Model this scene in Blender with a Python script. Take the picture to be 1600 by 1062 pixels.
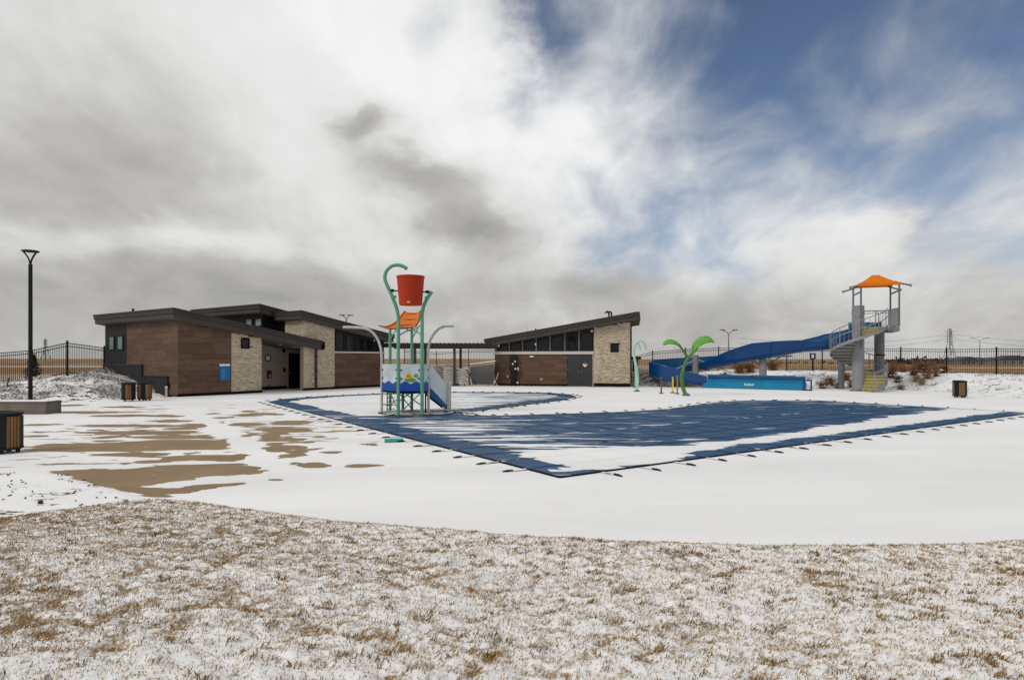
import bpy, math, random
import numpy as np
from mathutils import Vector, Matrix
from mathutils.geometry import delaunay_2d_cdt

random.seed(7)
RNG = np.random.default_rng(11)
scene = bpy.context.scene
C = scene.collection
for o in list(bpy.data.objects):
    bpy.data.objects.remove(o)

# ------------------------------------------------------------------ camera
F, H, HY, CX = 960.0, 2.0, 560.0, 800.0
cam_d = bpy.data.cameras.new('camera')
cam = bpy.data.objects.new('camera', cam_d)
C.objects.link(cam)
cam.location = (0, 0, H)
cam.rotation_euler = (math.radians(90), 0, 0)
cam_d.sensor_width = 36
cam_d.lens = F / 1600 * 36
cam_d.shift_y = (HY - 531) / 1600
cam_d.clip_end = 9000
cam_d.clip_start = 0.05
scene.camera = cam

# ------------------------------------------------------------------ exposure
scene.view_settings.view_transform = 'Standard'
scene.view_settings.look = 'None'
scene.view_settings.exposure = 0.0
scene.view_settings.gamma = 1.0
scene.view_settings.use_curve_mapping = False

# ------------------------------------------------------------------ sun
SUN_EL, SUN_AZ = math.radians(42), math.radians(-125)      # azimuth from +Y towards +X: sun is left of and behind the camera
sun_d = bpy.data.lights.new('sun', 'SUN')
sun_d.energy = 1.3
sun_d.angle = math.radians(14)
sun_d.color = (1.0, 0.95, 0.88)
sun = bpy.data.objects.new('sun', sun_d)
C.objects.link(sun)
sdir = Vector((math.sin(SUN_AZ) * math.cos(SUN_EL), math.cos(SUN_AZ) * math.cos(SUN_EL), math.sin(SUN_EL)))
sun.rotation_euler = (-sdir).to_track_quat('-Z', 'Y').to_euler()

# ------------------------------------------------------------------ world: daylight sky with a broken cloud deck
world = bpy.data.worlds.new('World')
scene.world = world
world.use_nodes = True
wt = world.node_tree
wt.nodes.clear()


class NT:
    """tiny helper for writing node maths"""
    def __init__(self, t):
        self.t = t

    def node(self, typ, **kw):
        n = self.t.nodes.new(typ)
        for k, v in kw.items():
            setattr(n, k, v)
        return n

    def put(self, sock, v):
        if isinstance(v, bpy.types.NodeSocket):
            self.t.links.new(v, sock)
        else:
            sock.default_value = v

    def m(self, op, a, b=0.0, c=0.0, clamp=False):
        n = self.node('ShaderNodeMath', operation=op, use_clamp=clamp)
        self.put(n.inputs[0], a)
        self.put(n.inputs[1], b)
        self.put(n.inputs[2], c)
        return n.outputs[0]

    def add(self, a, b): return self.m('ADD', a, b)
    def sub(self, a, b): return self.m('SUBTRACT', a, b)
    def mul(self, a, b): return self.m('MULTIPLY', a, b)

    def step(self, v, lo, hi, a=0.0, b=1.0):
        n = self.node('ShaderNodeMapRange', interpolation_type='SMOOTHSTEP')
        self.put(n.inputs['Value'], v)
        self.put(n.inputs['From Min'], lo)
        self.put(n.inputs['From Max'], hi)
        self.put(n.inputs['To Min'], a)
        self.put(n.inputs['To Max'], b)
        return n.outputs[0]

    def comb(self, x, y, z):
        n = self.node('ShaderNodeCombineXYZ')
        for i, v in enumerate((x, y, z)):
            self.put(n.inputs[i], v)
        return n.outputs[0]

    def noise(self, vec, scale=1.0, detail=4.0, rough=0.5, dist=0.0, color=False):
        n = self.node('ShaderNodeTexNoise')
        self.put(n.inputs['Vector'], vec)
        self.put(n.inputs['Scale'], scale)
        self.put(n.inputs['Detail'], detail)
        self.put(n.inputs['Roughness'], rough)
        self.put(n.inputs['Distortion'], dist)
        return n.outputs['Color' if color else 'Fac']

    def mix(self, fac, a, b, blend='MIX'):
        n = self.node('ShaderNodeMix', data_type='RGBA', blend_type=blend)
        self.put(n.inputs[0], fac)
        for i, v in ((6, a), (7, b)):
            if isinstance(v, (tuple, list)):
                v = (*v, 1.0) if len(v) == 3 else v
            self.put(n.inputs[i], v)
        return n.outputs[2]

    def ramp(self, fac, stops):
        n = self.node('ShaderNodeValToRGB')
        el = n.color_ramp.elements
        while len(el) < len(stops):
            el.new(0.5)
        for e, (p, c) in zip(el, stops):
            e.position = p
            e.color = (*c, 1.0)
        self.put(n.inputs[0], fac)
        return n.outputs[0]


w = NT(wt)
tc = w.node('ShaderNodeTexCoord')
sep = w.node('ShaderNodeSeparateXYZ')
wt.links.new(tc.outputs['Generated'], sep.inputs[0])
dx, dy, dz = sep.outputs
az = w.m('ARCTAN2', dx, dy)
el = w.m('ARCSINE', dz)
# cloud-deck plane coordinates (streets of cloud run along the wind, away from the viewer)
inv = w.m('DIVIDE', 1.0, w.add(w.m('MAXIMUM', dz, 0.0), 0.42))
px_ = w.mul(dx, inv)
py_ = w.mul(dy, inv)
big = w.noise(w.comb(w.mul(px_, 1.5), w.mul(py_, 1.5), 3.1), 1.0, 5, 0.5, 0.4)
med = w.noise(w.comb(w.mul(px_, 3.6), w.mul(py_, 2.9), 8.7), 1.0, 6, 0.52, 0.5)
fine = w.noise(w.comb(w.mul(px_, 9.0), w.mul(py_, 5.0), 1.3), 1.0, 6, 0.55, 0.6)
wrp = w.noise(w.comb(w.mul(az, 3.2), w.mul(el, 5.0), 5.0), 1.0, 5, 0.6, 0.0, True)
wsep = w.node('ShaderNodeSeparateColor')
wt.links.new(wrp, wsep.inputs[0])
azw = w.add(az, w.mul(w.sub(wsep.outputs[0], 0.5), 0.34))
elw = w.add(el, w.mul(w.sub(wsep.outputs[1], 0.5), 0.20))


def blob(a0, e0, wa, we, amp):
    u = w.m('DIVIDE', w.sub(azw, a0), wa)
    v = w.m('DIVIDE', w.sub(elw, e0), we)
    q = w.add(w.mul(u, u), w.mul(v, v))
    return w.mul(w.m('EXPONENT', w.mul(q, -1.0)), amp)


def ae(x, y):
    return math.atan((x - CX) / F), math.atan((HY - y) / math.hypot(F, x - CX))


def blobpx(x, y, wa, we, amp):
    a, e = ae(x, y)
    return blob(a, e, wa, we, amp)


# coverage: full overcast to the left, opening to blue on the right, closed again near the horizon
gap = w.mul(w.step(azw, -0.20, 0.34, 0.0, 1.0), w.step(azw, 1.75, 1.15, 0.0, 1.0))     # one wide break in the deck
gap = w.mul(gap, w.step(elw, 1.35, 0.75, 0.0, 1.0))
cov = w.sub(1.08, gap)
cov = w.add(cov, w.step(el, 0.60, 0.12, 0.0, 0.50))                                 # thin veil thickening towards the horizon
cov = w.add(cov, w.step(w.add(elw, w.mul(w.sub(med, .5), .08)), 0.165, 0.06, 0.0, 0.60))
cov = w.add(cov, w.mul(w.sub(med, 0.5), 1.25))
cov = w.add(cov, w.mul(w.sub(fine, 0.5), 0.55))
cov = w.add(cov, blobpx(1340, 392, 0.07, 0.035, 0.80))
cov = w.add(cov, blobpx(1060, 190, 0.16, 0.06, 0.22))
cov = w.add(cov, blobpx(830, 60, 0.05, 0.09, -0.45))
cov = w.add(cov, blobpx(660, 70, 0.06, 0.06, -0.30))
cov = w.step(cov, 0.08, 1.08)
# cloud brightness
br = w.add(w.mul(w.sub(big, 0.5), 0.50), w.mul(w.sub(med, 0.5), 0.50))
br = w.add(br, w.mul(w.sub(fine, 0.5), 0.22))
br = w.add(br, 0.64)
br = w.add(br, w.step(el, 0.35, 0.9, 0.0, 0.16))
br = w.add(br, blobpx(620, 110, 0.42, 0.25, 0.24))
br = w.add(br, blobpx(930, 260, 0.25, 0.16, 0.16))
br = w.add(br, blobpx(60, 230, 0.30, 0.10, -0.15))
br = w.add(br, blobpx(250, 270, 0.20, 0.07, -0.12))
br = w.add(br, blobpx(300, 440, 0.55, 0.055, -0.12))
br = w.add(br, blobpx(600, 190, 0.06, 0.03, -0.50))
br = w.add(br, blobpx(700, 260, 0.09, 0.035, -0.42))
br = w.add(br, blobpx(735, 340, 0.09, 0.045, -0.50))
br = w.add(br, blobpx(930, 430, 0.14, 0.03, -0.14))
br = w.add(br, blobpx(1340, 375, 0.06, 0.028, 0.16))
br = w.add(br, blobpx(180, 370, 0.22, 0.025, 0.18))
br = w.add(br, w.step(elw, 0.20, 0.04, 0.0, -0.17))
cloud = w.ramp(br, [(0.0, (0.20, 0.205, 0.20)), (0.28, (0.36, 0.355, 0.34)), (0.5, (0.51, 0.50, 0.48)),
                    (0.75, (0.76, 0.76, 0.75)), (1.0, (0.90, 0.905, 0.90))])
sky = w.node('ShaderNodeTexSky', sky_type='NISHITA', sun_disc=False)
sky.sun_elevation = SUN_EL
sky.sun_rotation = SUN_AZ
sky.altitude = 1700
sky.air_density = 1.0
sky.dust_density = 0.6
sky.ozone_density = 1.5
SKY_K = 0.085
cl10 = w.mix(1.0, cloud, (1 / SKY_K,) * 3, 'MULTIPLY')
skyc = w.mix(cov, sky.outputs[0], cl10)
bg = w.node('ShaderNodeBackground')
wt.links.new(skyc, bg.inputs[0])
bg.inputs[1].default_value = SKY_K
wo = w.node('ShaderNodeOutputWorld')
wt.links.new(bg.outputs[0], wo.inputs[0])


# ================================================================== helpers
def G(x, y):
    """photo pixel -> point on the level deck"""
    d = F * H / (y - HY)
    return ((x - CX) / F * d, d)


def at(x, y, d):
    return ((x - CX) / F * d, d, H - (y - HY) / F * d)


def tag(o, label=None, cat=None, group=None, kind=None):
    if label: o['label'] = label
    if cat: o['category'] = cat
    if group: o['group'] = group
    if kind: o['kind'] = kind
    return o


def empty(name, loc=(0, 0, 0), rz=0.0, label=None, cat=None, group=None, parent=None):
    o = bpy.data.objects.new(name, None)
    C.objects.link(o)
    o.location = loc
    o.rotation_euler = (0, 0, rz)
    o.empty_display_size = 0.1
    o.parent = parent
    return tag(o, label, cat, group)


def inst(src, parent, loc=None, rot=None, scale=None, name=None):
    o = src.copy()
    C.objects.link(o)
    o.parent = parent
    if loc is not None: o.location = loc
    if rot is not None: o.rotation_euler = rot
    if scale is not None: o.scale = scale
    return o


def copy_tree(o, parent=None):
    c = o.copy()
    C.objects.link(c)
    c.parent = parent
    for ch in [x for x in C.objects if x.parent == o]:
        copy_tree(ch, c)
    return c


class MB:
    def __init__(self):
        self.v, self.f, self.c = [], [], []

    def add(self, vs, fs, M=None):
        n = len(self.v)
        for p in vs:
            p = Vector(p)
            self.v.append(tuple(M @ p if M is not None else p))
        self.f += [tuple(i + n for i in f) for f in fs]
        return self

    def box(self, x0, x1, y0, y1, z0, z1, M=None):
        vs = [(x, y, z) for z in (z0, z1) for y in (y0, y1) for x in (x0, x1)]
        return self.add(vs, [(0, 2, 3, 1), (4, 5, 7, 6), (0, 1, 5, 4), (2, 6, 7, 3), (0, 4, 6, 2), (1, 3, 7, 5)], M)

    def beam(self, p, q, w_, h_=None, up=(0, 0, 1)):
        h_ = h_ or w_
        p, q = Vector(p), Vector(q)
        t = (q - p)
        L = t.length
        t.normalize()
        up = Vector(up)
        if abs(t.dot(up)) > 0.98: up = Vector((0, 1, 0))
        s = t.cross(up).normalized()
        u = s.cross(t).normalized()
        M = Matrix((s, t, u)).transposed().to_4x4()
        M.translation = p
        return self.box(-w_ / 2, w_ / 2, 0, L, -h_ / 2, h_ / 2, M)

    def tube(self, pts, r, n=8, cap=True):
        pts = [Vector(p) for p in pts]
        rr = r if isinstance(r, (list, tuple)) else [r] * len(pts)
        base = len(self.v)
        prev = None
        for i, p in enumerate(pts):
            a = pts[max(i - 1, 0)]
            b = pts[min(i + 1, len(pts) - 1)]
            t = (b - a).normalized()
            if prev is None:
                ref = Vector((0, 0, 1)) if abs(t.z) < 0.9 else Vector((1, 0, 0))
                s = t.cross(ref).normalized()
            else:
                s = (prev - t * prev.dot(t)).normalized()
            prev = s
            u = t.cross(s)
            for k in range(n):
                a_ = 2 * math.pi * k / n
                self.v.append(tuple(p + (s * math.cos(a_) + u * math.sin(a_)) * rr[i]))
        for i in range(len(pts) - 1):
            for k in range(n):
                k2 = (k + 1) % n
                self.f.append((base + i * n + k, base + i * n + k2, base + (i + 1) * n + k2, base + (i + 1) * n + k))
        if cap:
            self.f.append(tuple(base + k for k in reversed(range(n))))
            e = base + (len(pts) - 1) * n
            self.f.append(tuple(e + k for k in range(n)))
        return self

    def lathe(self, prof, n=24, c=(0, 0, 0)):
        base = len(self.v)
        for (r, z) in prof:
            for k in range(n):
                a = 2 * math.pi * k / n
                self.v.append((c[0] + r * math.cos(a), c[1] + r * math.sin(a), c[2] + z))
        for i in range(len(prof) - 1):
            for k in range(n):
                k2 = (k + 1) % n
                self.f.append((base + i * n + k, base + i * n + k2, base + (i + 1) * n + k2, base + (i + 1) * n + k))
        return self

    def prism(self, poly, z0, z1):
        """xy polygon (ccw) extruded in z"""
        n = len(poly)
        vs = [(x, y, z0) for x, y in poly] + [(x, y, z1) for x, y in poly]
        fs = [tuple(reversed(range(n))), tuple(range(n, 2 * n))]
        fs += [(i, (i + 1) % n, n + (i + 1) % n, n + i) for i in range(n)]
        return self.add(vs, fs)

    def prism_y(self, poly, y0, y1):
        """xz polygon extruded in y"""
        n = len(poly)
        vs = [(x, y0, z) for x, z in poly] + [(x, y1, z) for x, z in poly]
        fs = [tuple(range(n)), tuple(reversed(range(n, 2 * n)))]
        fs += [((i + 1) % n, i, n + i, n + (i + 1) % n) for i in range(n)]
        return self.add(vs, fs)

    def build(self, name, m, parent=None, smooth=False, loc=None, kind=None, label=None, bevel=0.0):
        me = bpy.data.meshes.new(name)
        me.from_pydata(self.v, [], self.f)
        me.update()
        if smooth:
            me.polygons.foreach_set('use_smooth', [True] * len(me.polygons))
        me.materials.append(m)
        o = bpy.data.objects.new(name, me)
        C.objects.link(o)
        o.parent = parent
        if loc is not None: o.location = loc
        if bevel:
            b = o.modifiers.new('bevel', 'BEVEL')
            b.width = bevel
            b.segments = 2
            b.limit_method = 'ANGLE'
        if smooth:
            e = o.modifiers.new('split', 'EDGE_SPLIT')
            e.split_angle = math.radians(40)
        return tag(o, label, None, None, kind)


def mesh_np(name, verts, faces, m, parent=None, smooth=False, attrs=None):
    """verts Nx3 array, faces MxK array (all same size)"""
    me = bpy.data.meshes.new(name)
    verts = np.asarray(verts, np.float32)
    faces = np.asarray(faces, np.int32)
    k = faces.shape[1]
    me.vertices.add(len(verts))
    me.vertices.foreach_set('co', verts.ravel())
    me.loops.add(faces.size)
    me.loops.foreach_set('vertex_index', faces.ravel())
    me.polygons.add(len(faces))
    me.polygons.foreach_set('loop_start', np.arange(0, faces.size, k, dtype=np.int32))
    me.polygons.foreach_set('loop_total', np.full(len(faces), k, dtype=np.int32))
    if smooth:
        me.polygons.foreach_set('use_smooth', np.ones(len(faces), bool))
    for an, av in (attrs or {}).items():
        a = me.attributes.new(an, 'FLOAT', 'POINT')
        a.data.foreach_set('value', np.asarray(av, np.float32))
    me.update(calc_edges=True)
    me.validate()
    me.materials.append(m)
    o = bpy.data.objects.new(name, me)
    C.objects.link(o)
    o.parent = parent
    return o


def grid(xs, ys):
    X, Y = np.meshgrid(xs, ys)
    nx, ny = len(xs), len(ys)
    i = np.arange(nx * ny).reshape(ny, nx)
    f = np.stack([i[:-1, :-1], i[:-1, 1:], i[1:, 1:], i[1:, :-1]], -1).reshape(-1, 4)
    return X.ravel(), Y.ravel(), f


def sstep(a, b, x):
    t = np.clip((x - a) / (b - a), 0, 1)
    return t * t * (3 - 2 * t)


_lat = RNG.random((256, 256)).astype(np.float32)


def vnoise(x, y):
    xi, yi = np.floor(x).astype(int), np.floor(y).astype(int)
    fx, fy = x - xi, y - yi
    fx = fx * fx * (3 - 2 * fx)
    fy = fy * fy * (3 - 2 * fy)
    g = lambda a, b: _lat[a & 255, b & 255]
    return (g(xi, yi) * (1 - fx) + g(xi + 1, yi) * fx) * (1 - fy) + (g(xi, yi + 1) * (1 - fx) + g(xi + 1, yi + 1) * fx) * fy


def fbm(x, y, o=4, gain=0.5):
    s, a, t = 0, 1.0, 0
    for k in range(o):
        s = s + a * vnoise(x * 2 ** k + 17.3 * k, y * 2 ** k + 5.1 * k)
        t += a
        a *= gain
    return s / t


def seg_dist(X, Y, poly, closed=True):
    best = np.full(X.shape, 1e9)
    n = len(poly)
    for i in range(n if closed else n - 1):
        ax, ay = poly[i]
        bx, by = poly[(i + 1) % n]
        L2 = (bx - ax) ** 2 + (by - ay) ** 2
        t = np.clip(((X - ax) * (bx - ax) + (Y - ay) * (by - ay)) / L2, 0, 1)
        best = np.minimum(best, np.hypot(X - ax - t * (bx - ax), Y - ay - t * (by - ay)))
    return best


def inside(X, Y, poly):
    r = np.zeros(X.shape, bool)
    n = len(poly)
    for i in range(n):
        ax, ay = poly[i]
        bx, by = poly[(i + 1) % n]
        if ay == by: continue
        c = ((ay > Y) != (by > Y)) & (X < (bx - ax) * (Y - ay) / (by - ay) + ax)
        r ^= c
    return r


def smooth_path(pts, k=6):
    pts = [Vector(p) for p in pts]
    out = []
    for i in range(len(pts) - 1):
        p0, p1, p2, p3 = pts[max(i - 1, 0)], pts[i], pts[i + 1], pts[min(i + 2, len(pts) - 1)]
        for j in range(k):
            t = j / k
            out.append(0.5 * ((2 * p1) + (p2 - p0) * t + (2 * p0 - 5 * p1 + 4 * p2 - p3) * t * t + (3 * p1 - p0 - 3 * p2 + p3) * t ** 3))
    out.append(pts[-1])
    return out


# ================================================================== materials
def new_mat(name):
    m = bpy.data.materials.new(name)
    m.use_nodes = True
    nt = NT(m.node_tree)
    b = m.node_tree.nodes['Principled BSDF']
    return m, nt, b


def pos(nt, world_space=True):
    if world_space:
        return nt.node('ShaderNodeNewGeometry').outputs['Position']
    return nt.node('ShaderNodeTexCoord').outputs['Object']


def scaled(nt, vec, s):
    n = nt.node('ShaderNodeVectorMath', operation='MULTIPLY')
    nt.put(n.inputs[0], vec)
    n.inputs[1].default_value = s
    return n.outputs[0]


def bump(nt, b, h, strength=0.3, dist=0.02):
    n = nt.node('ShaderNodeBump')
    n.inputs['Strength'].default_value = strength
    n.inputs['Distance'].default_value = dist
    nt.put(n.inputs['Height'], h)
    nt.put(b.inputs['Normal'], n.outputs[0])


def mat(name, col, rough=0.6, metal=0.0, var=0.18, scale=6.0, bmp=0.08, rnd=0.0, stretch=(1, 1, 1), spec=0.5):
    """painted / weathered surface: base colour with mottling, fine relief, optional per-object variation"""
    m, nt, b = new_mat(name)
    p = scaled(nt, pos(nt), stretch)
    n = nt.noise(p, scale, 5, 0.6)
    dark = tuple(c * (1 - var) for c in col)
    lite = tuple(min(c * (1 + var), 0.95) for c in col)
    c = nt.ramp(n, [(0.3, dark), (0.7, lite)])
    if rnd:
        r = nt.node('ShaderNodeObjectInfo').outputs['Random']
        hs = nt.node('ShaderNodeHueSaturation')
        nt.put(hs.inputs['Value'], nt.step(r, 0, 1, 1 - rnd, 1 + rnd))
        nt.put(hs.inputs['Color'], c)
        c = hs.outputs[0]
    nt.put(b.inputs['Base Color'], c)
    b.inputs['Roughness'].default_value = rough
    b.inputs['Metallic'].default_value = metal
    b.inputs['Specular IOR Level'].default_value = spec
    if bmp:
        bump(nt, b, nt.noise(p, scale * 7, 3, 0.6), bmp, 0.01)
    return m


SNOW = (0.83, 0.825, 0.82)
M = {}
M['black'] = mat('black_metal', (0.005, 0.005, 0.006), 0.55, bmp=0.02, spec=0.25)
M['fence'] = mat('fence_black', (0.004, 0.004, 0.005), 0.6, bmp=0, spec=0.2)
M['fascia'] = mat('bronze_fascia', (0.040, 0.034, 0.030), 0.6, 0, 0.12, 2.0, 0.03, spec=0.3)
M['fascia_lo'] = mat('bronze_fascia_band', (0.055, 0.046, 0.039), 0.65, 0, 0.12, 2.0, 0.03, spec=0.3)
M['roof'] = mat('roof_membrane', (0.10, 0.095, 0.09), 0.8)
M['soffit'] = mat('soffit', (0.10, 0.085, 0.072), 0.7)
M['dark_panel'] = mat('charcoal_panel', (0.009, 0.010, 0.012), 0.55, 0, 0.12, 1.5, 0.02, spec=0.25)
M['plinth'] = mat('plinth_grey', (0.024, 0.025, 0.027), 0.8, 0, 0.2, 2.5, spec=0.2)
M['base'] = mat('base_black', (0.006, 0.006, 0.006), 0.9, spec=0.1)
M['stucco'] = mat('stucco_beige', (0.42, 0.335, 0.26), 0.9, 0, 0.06, 3.0, 0.25)
M['trim'] = mat('trim_buff', (0.52, 0.46, 0.39), 0.8, 0, 0.08, 4.0)
M['door'] = mat('door_grey', (0.034, 0.036, 0.041), 0.5, 0, 0.06, 1.0, 0.02, spec=0.3)
M['white'] = mat('white_paint', (0.72, 0.72, 0.71), 0.5, 0, 0.06)
M['grey_steel'] = mat('grey_painted_steel', (0.235, 0.235, 0.245), 0.55, 0, 0.12, 2.0, 0.02, spec=0.3)
M['grey_dark'] = mat('grey_steel_dark', (0.125, 0.13, 0.14), 0.6, 0, 0.15, 2.0, 0.02, spec=0.3)
M['galv'] = mat('galvanised', (0.36, 0.37, 0.38), 0.42, 0.5, 0.15, 5.0)
M['concrete'] = mat('concrete', (0.135, 0.113, 0.090), 0.9, 0, 0.2, 2.2, 0.3)
M['conc_pale'] = mat('concrete_pale', (0.42, 0.39, 0.35), 0.9, 0, 0.15, 3, 0.3)
M['green'] = mat('mint_green_paint', (0.095, 0.33, 0.205), 0.4, 0, 0.1, 3.0, 0.0)
M['mint'] = mat('pale_mint_paint', (0.33, 0.56, 0.46), 0.4, 0, 0.12, 3.0)
M['offwhite_tube'] = mat('stainless_tube', (0.50, 0.50, 0.48), 0.4, 0.3, 0.1)
M['red'] = mat('bucket_red', (0.46, 0.034, 0.004), 0.45, 0, 0.08, 1.5, 0.0, spec=0.3)
M['orange'] = mat('orange_plastic', (0.62, 0.16, 0.006), 0.5, 0, 0.1, 2.0, 0.0, spec=0.3)
M['brown_trim'] = mat('rust_trim', (0.19, 0.055, 0.025), 0.5)
M['canopy'] = mat('canopy_orange', (0.66, 0.165, 0.006), 0.85, 0, 0.06, 2.0, 0.1, spec=0.1)
M['blue'] = mat('flume_blue', (0.002, 0.048, 0.175), 0.28, 0, 0.12, 1.2, 0.01, spec=0.4)
M['blue_in'] = mat('flume_inside', (0.008, 0.095, 0.235), 0.4, 0, 0.15, 1.2, 0.01, spec=0.3)
M['teal'] = mat('runout_blue', (0.006, 0.185, 0.35), 0.4, 0, 0.15, 0.9, 0.01, spec=0.3)
M['wave'] = mat('wave_blue', (0.005, 0.062, 0.33), 0.45, 0, 0.1, spec=0.3)
M['slide_white'] = mat('panel_white', (0.56, 0.63, 0.68), 0.35, 0, 0.14, 1.6)
M['panel'] = mat('panel_pale', (0.50, 0.57, 0.63), 0.3, 0, 0.22, 2.6)
M['yellow'] = mat('tread_yellow', (0.30, 0.255, 0.045), 0.75, 0, 0.2, 6, spec=0.2)
M['tread'] = mat('tread_grey', (0.40, 0.385, 0.33), 0.7)
M['leaf_green'] = mat('leaf_green_paint', (0.075, 0.30, 0.012), 0.4, 0, 0.25, 1.5, 0.0)
M['leaf_dark'] = mat('stem_green_paint', (0.045, 0.17, 0.022), 0.4, 0, 0.25, 1.5)
M['leaf_orange'] = mat('leaf_orange_paint', (0.42, 0.15, 0.02), 0.4)
M['flower_y'] = mat('flower_yellow', (0.72, 0.50, 0.02), 0.5)
M['wood'] = mat('slat_wood', (0.20, 0.105, 0.046), 0.65, 0, 0.25, 5, 0.2, 0.2, (1, 1, 0.15), spec=0.3)
M['plank'] = mat('porcelain_plank', (0.108, 0.061, 0.039), 0.65, 0, 0.26, 2.0, 0.10, 0.17, (1, 1, 9), spec=0.3)
M['blue_sign'] = mat('sign_blue', (0.003, 0.14, 0.38), 0.5, 0, 0.06, spec=0.2)
M['red_dark'] = mat('cabinet_red', (0.13, 0.010, 0.012), 0.4)
M['resin'] = mat('lounger_resin', (0.44, 0.42, 0.37), 0.6, 0, 0.15)
M['sling'] = mat('lounger_sling', (0.05, 0.048, 0.045), 0.8, 0, 0.2)
M['dark_frame'] = mat('lounger_dark', (0.075, 0.075, 0.08), 0.6)
M['rope'] = mat('rope_tan', (0.42, 0.36, 0.27), 0.9)
M['webbing'] = mat('webbing_black', (0.006, 0.006, 0.007), 0.9, spec=0.1)
M['brass'] = mat('brass', (0.20, 0.13, 0.05), 0.4, 0.6)
M['snowcap'] = mat('snow_clump', SNOW, 0.75, 0, 0.03, 8, 0.3)
M['conifer'] = mat('conifer_needles', (0.030, 0.048, 0.022), 0.8, 0, 0.4, 8)
M['bark'] = mat('bark', (0.06, 0.045, 0.035), 0.9)
M['twig'] = mat('twig_russet', (0.235, 0.118, 0.062), 0.9, 0, 0.35, 5, 0, 0.3, spec=0.1)
M['straw'] = mat('straw', (0.33, 0.235, 0.125), 0.9, 0, 0.3, 5, 0, 0.2)
M['juniper'] = mat('juniper_frosted', (0.105, 0.115, 0.085), 0.9, 0, 0.4, 7)
M['mulch'] = mat('mulch_chip', (0.025, 0.019, 0.015), 0.9, 0, 0.4, 9)
M['house_wall'] = mat('house_siding', (0.16, 0.15, 0.14), 0.9, 0, 0.15, 0.1, 0, 0.35)
M['house_roof'] = mat('house_roof', (0.07, 0.065, 0.065), 0.9)
M['far_tree'] = mat('far_trees', (0.045, 0.042, 0.034), 0.95, 0, 0.4, 0.05, 0)
M['steel_far'] = mat('pylon_steel', (0.12, 0.125, 0.13), 0.6)
M['teal_tube'] = mat('teal_tube', (0.02, 0.34, 0.26), 0.5)


def glass_mat(name, col, rough=0.06):
    m, nt, b = new_mat(name)
    n = nt.noise(pos(nt), 0.9, 2, 0.5)
    nt.put(b.inputs['Base Color'], nt.ramp(n, [(0.3, tuple(c * 0.7 for c in col)), (0.7, col)]))
    b.inputs['Roughness'].default_value = rough
    b.inputs['Specular IOR Level'].default_value = 0.35
    bump(nt, b, nt.noise(pos(nt), 0.7, 2, 0.5), 0.06, 0.05)
    return m


M['glass'] = glass_mat('window_glass', (0.006, 0.007, 0.008))
M['glass_green'] = glass_mat('window_glass_green', (0.10, 0.20, 0.165))
M['glass_pale'] = glass_mat('window_glass_pale', (0.30, 0.34, 0.35))  # pale base colour paints in the bright reflection of the rear-wing windows


def slush_mat():
    m, nt, b = new_mat('slush')
    n = nt.noise(scaled(nt, pos(nt), (1, 2, 1)), 2.2, 6, .65)
    nt.put(b.inputs['Base Color'], nt.ramp(n, [(.44, (.03, .03, .033)), (.5, (.12, .12, .12)), (.54, (.78, .78, .78))]))
    b.inputs['Roughness'].default_value = .85
    return m


M['slush'] = slush_mat()


def stone_mat():
    m, nt, b = new_mat('ledge_stone')
    a = nt.node('ShaderNodeAttribute', attribute_name='tone').outputs['Fac']
    c = nt.ramp(a, [(0.0, (0.40, 0.31, 0.20)), (0.3, (0.54, 0.445, 0.315)), (0.7, (0.62, 0.535, 0.405)), (1.0, (0.70, 0.635, 0.52))])
    n = nt.noise(pos(nt), 16, 5, 0.65)
    c = nt.mix(nt.step(n, 0.35, 0.7, 0.0, 0.35), c, (0.30, 0.23, 0.16))
    nt.put(b.inputs['Base Color'], c)
    b.inputs['Roughness'].default_value = 0.92
    bump(nt, b, n, 0.5, 0.02)
    return m


M['stone'] = stone_mat()


def streaks(nt, p, sx, sy, z, detail=5, rough=0.55, dist=0.4):
    return nt.noise(scaled_off(nt, p, (sx, sy, 0), (0, 0, z)), 1.0, detail, rough, dist)


def scaled_off(nt, p, s, o):
    n = nt.node('ShaderNodeVectorMath', operation='MULTIPLY_ADD')
    nt.put(n.inputs[0], p)
    n.inputs[1].default_value = s
    n.inputs[2].default_value = o
    return n.outputs[0]


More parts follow.
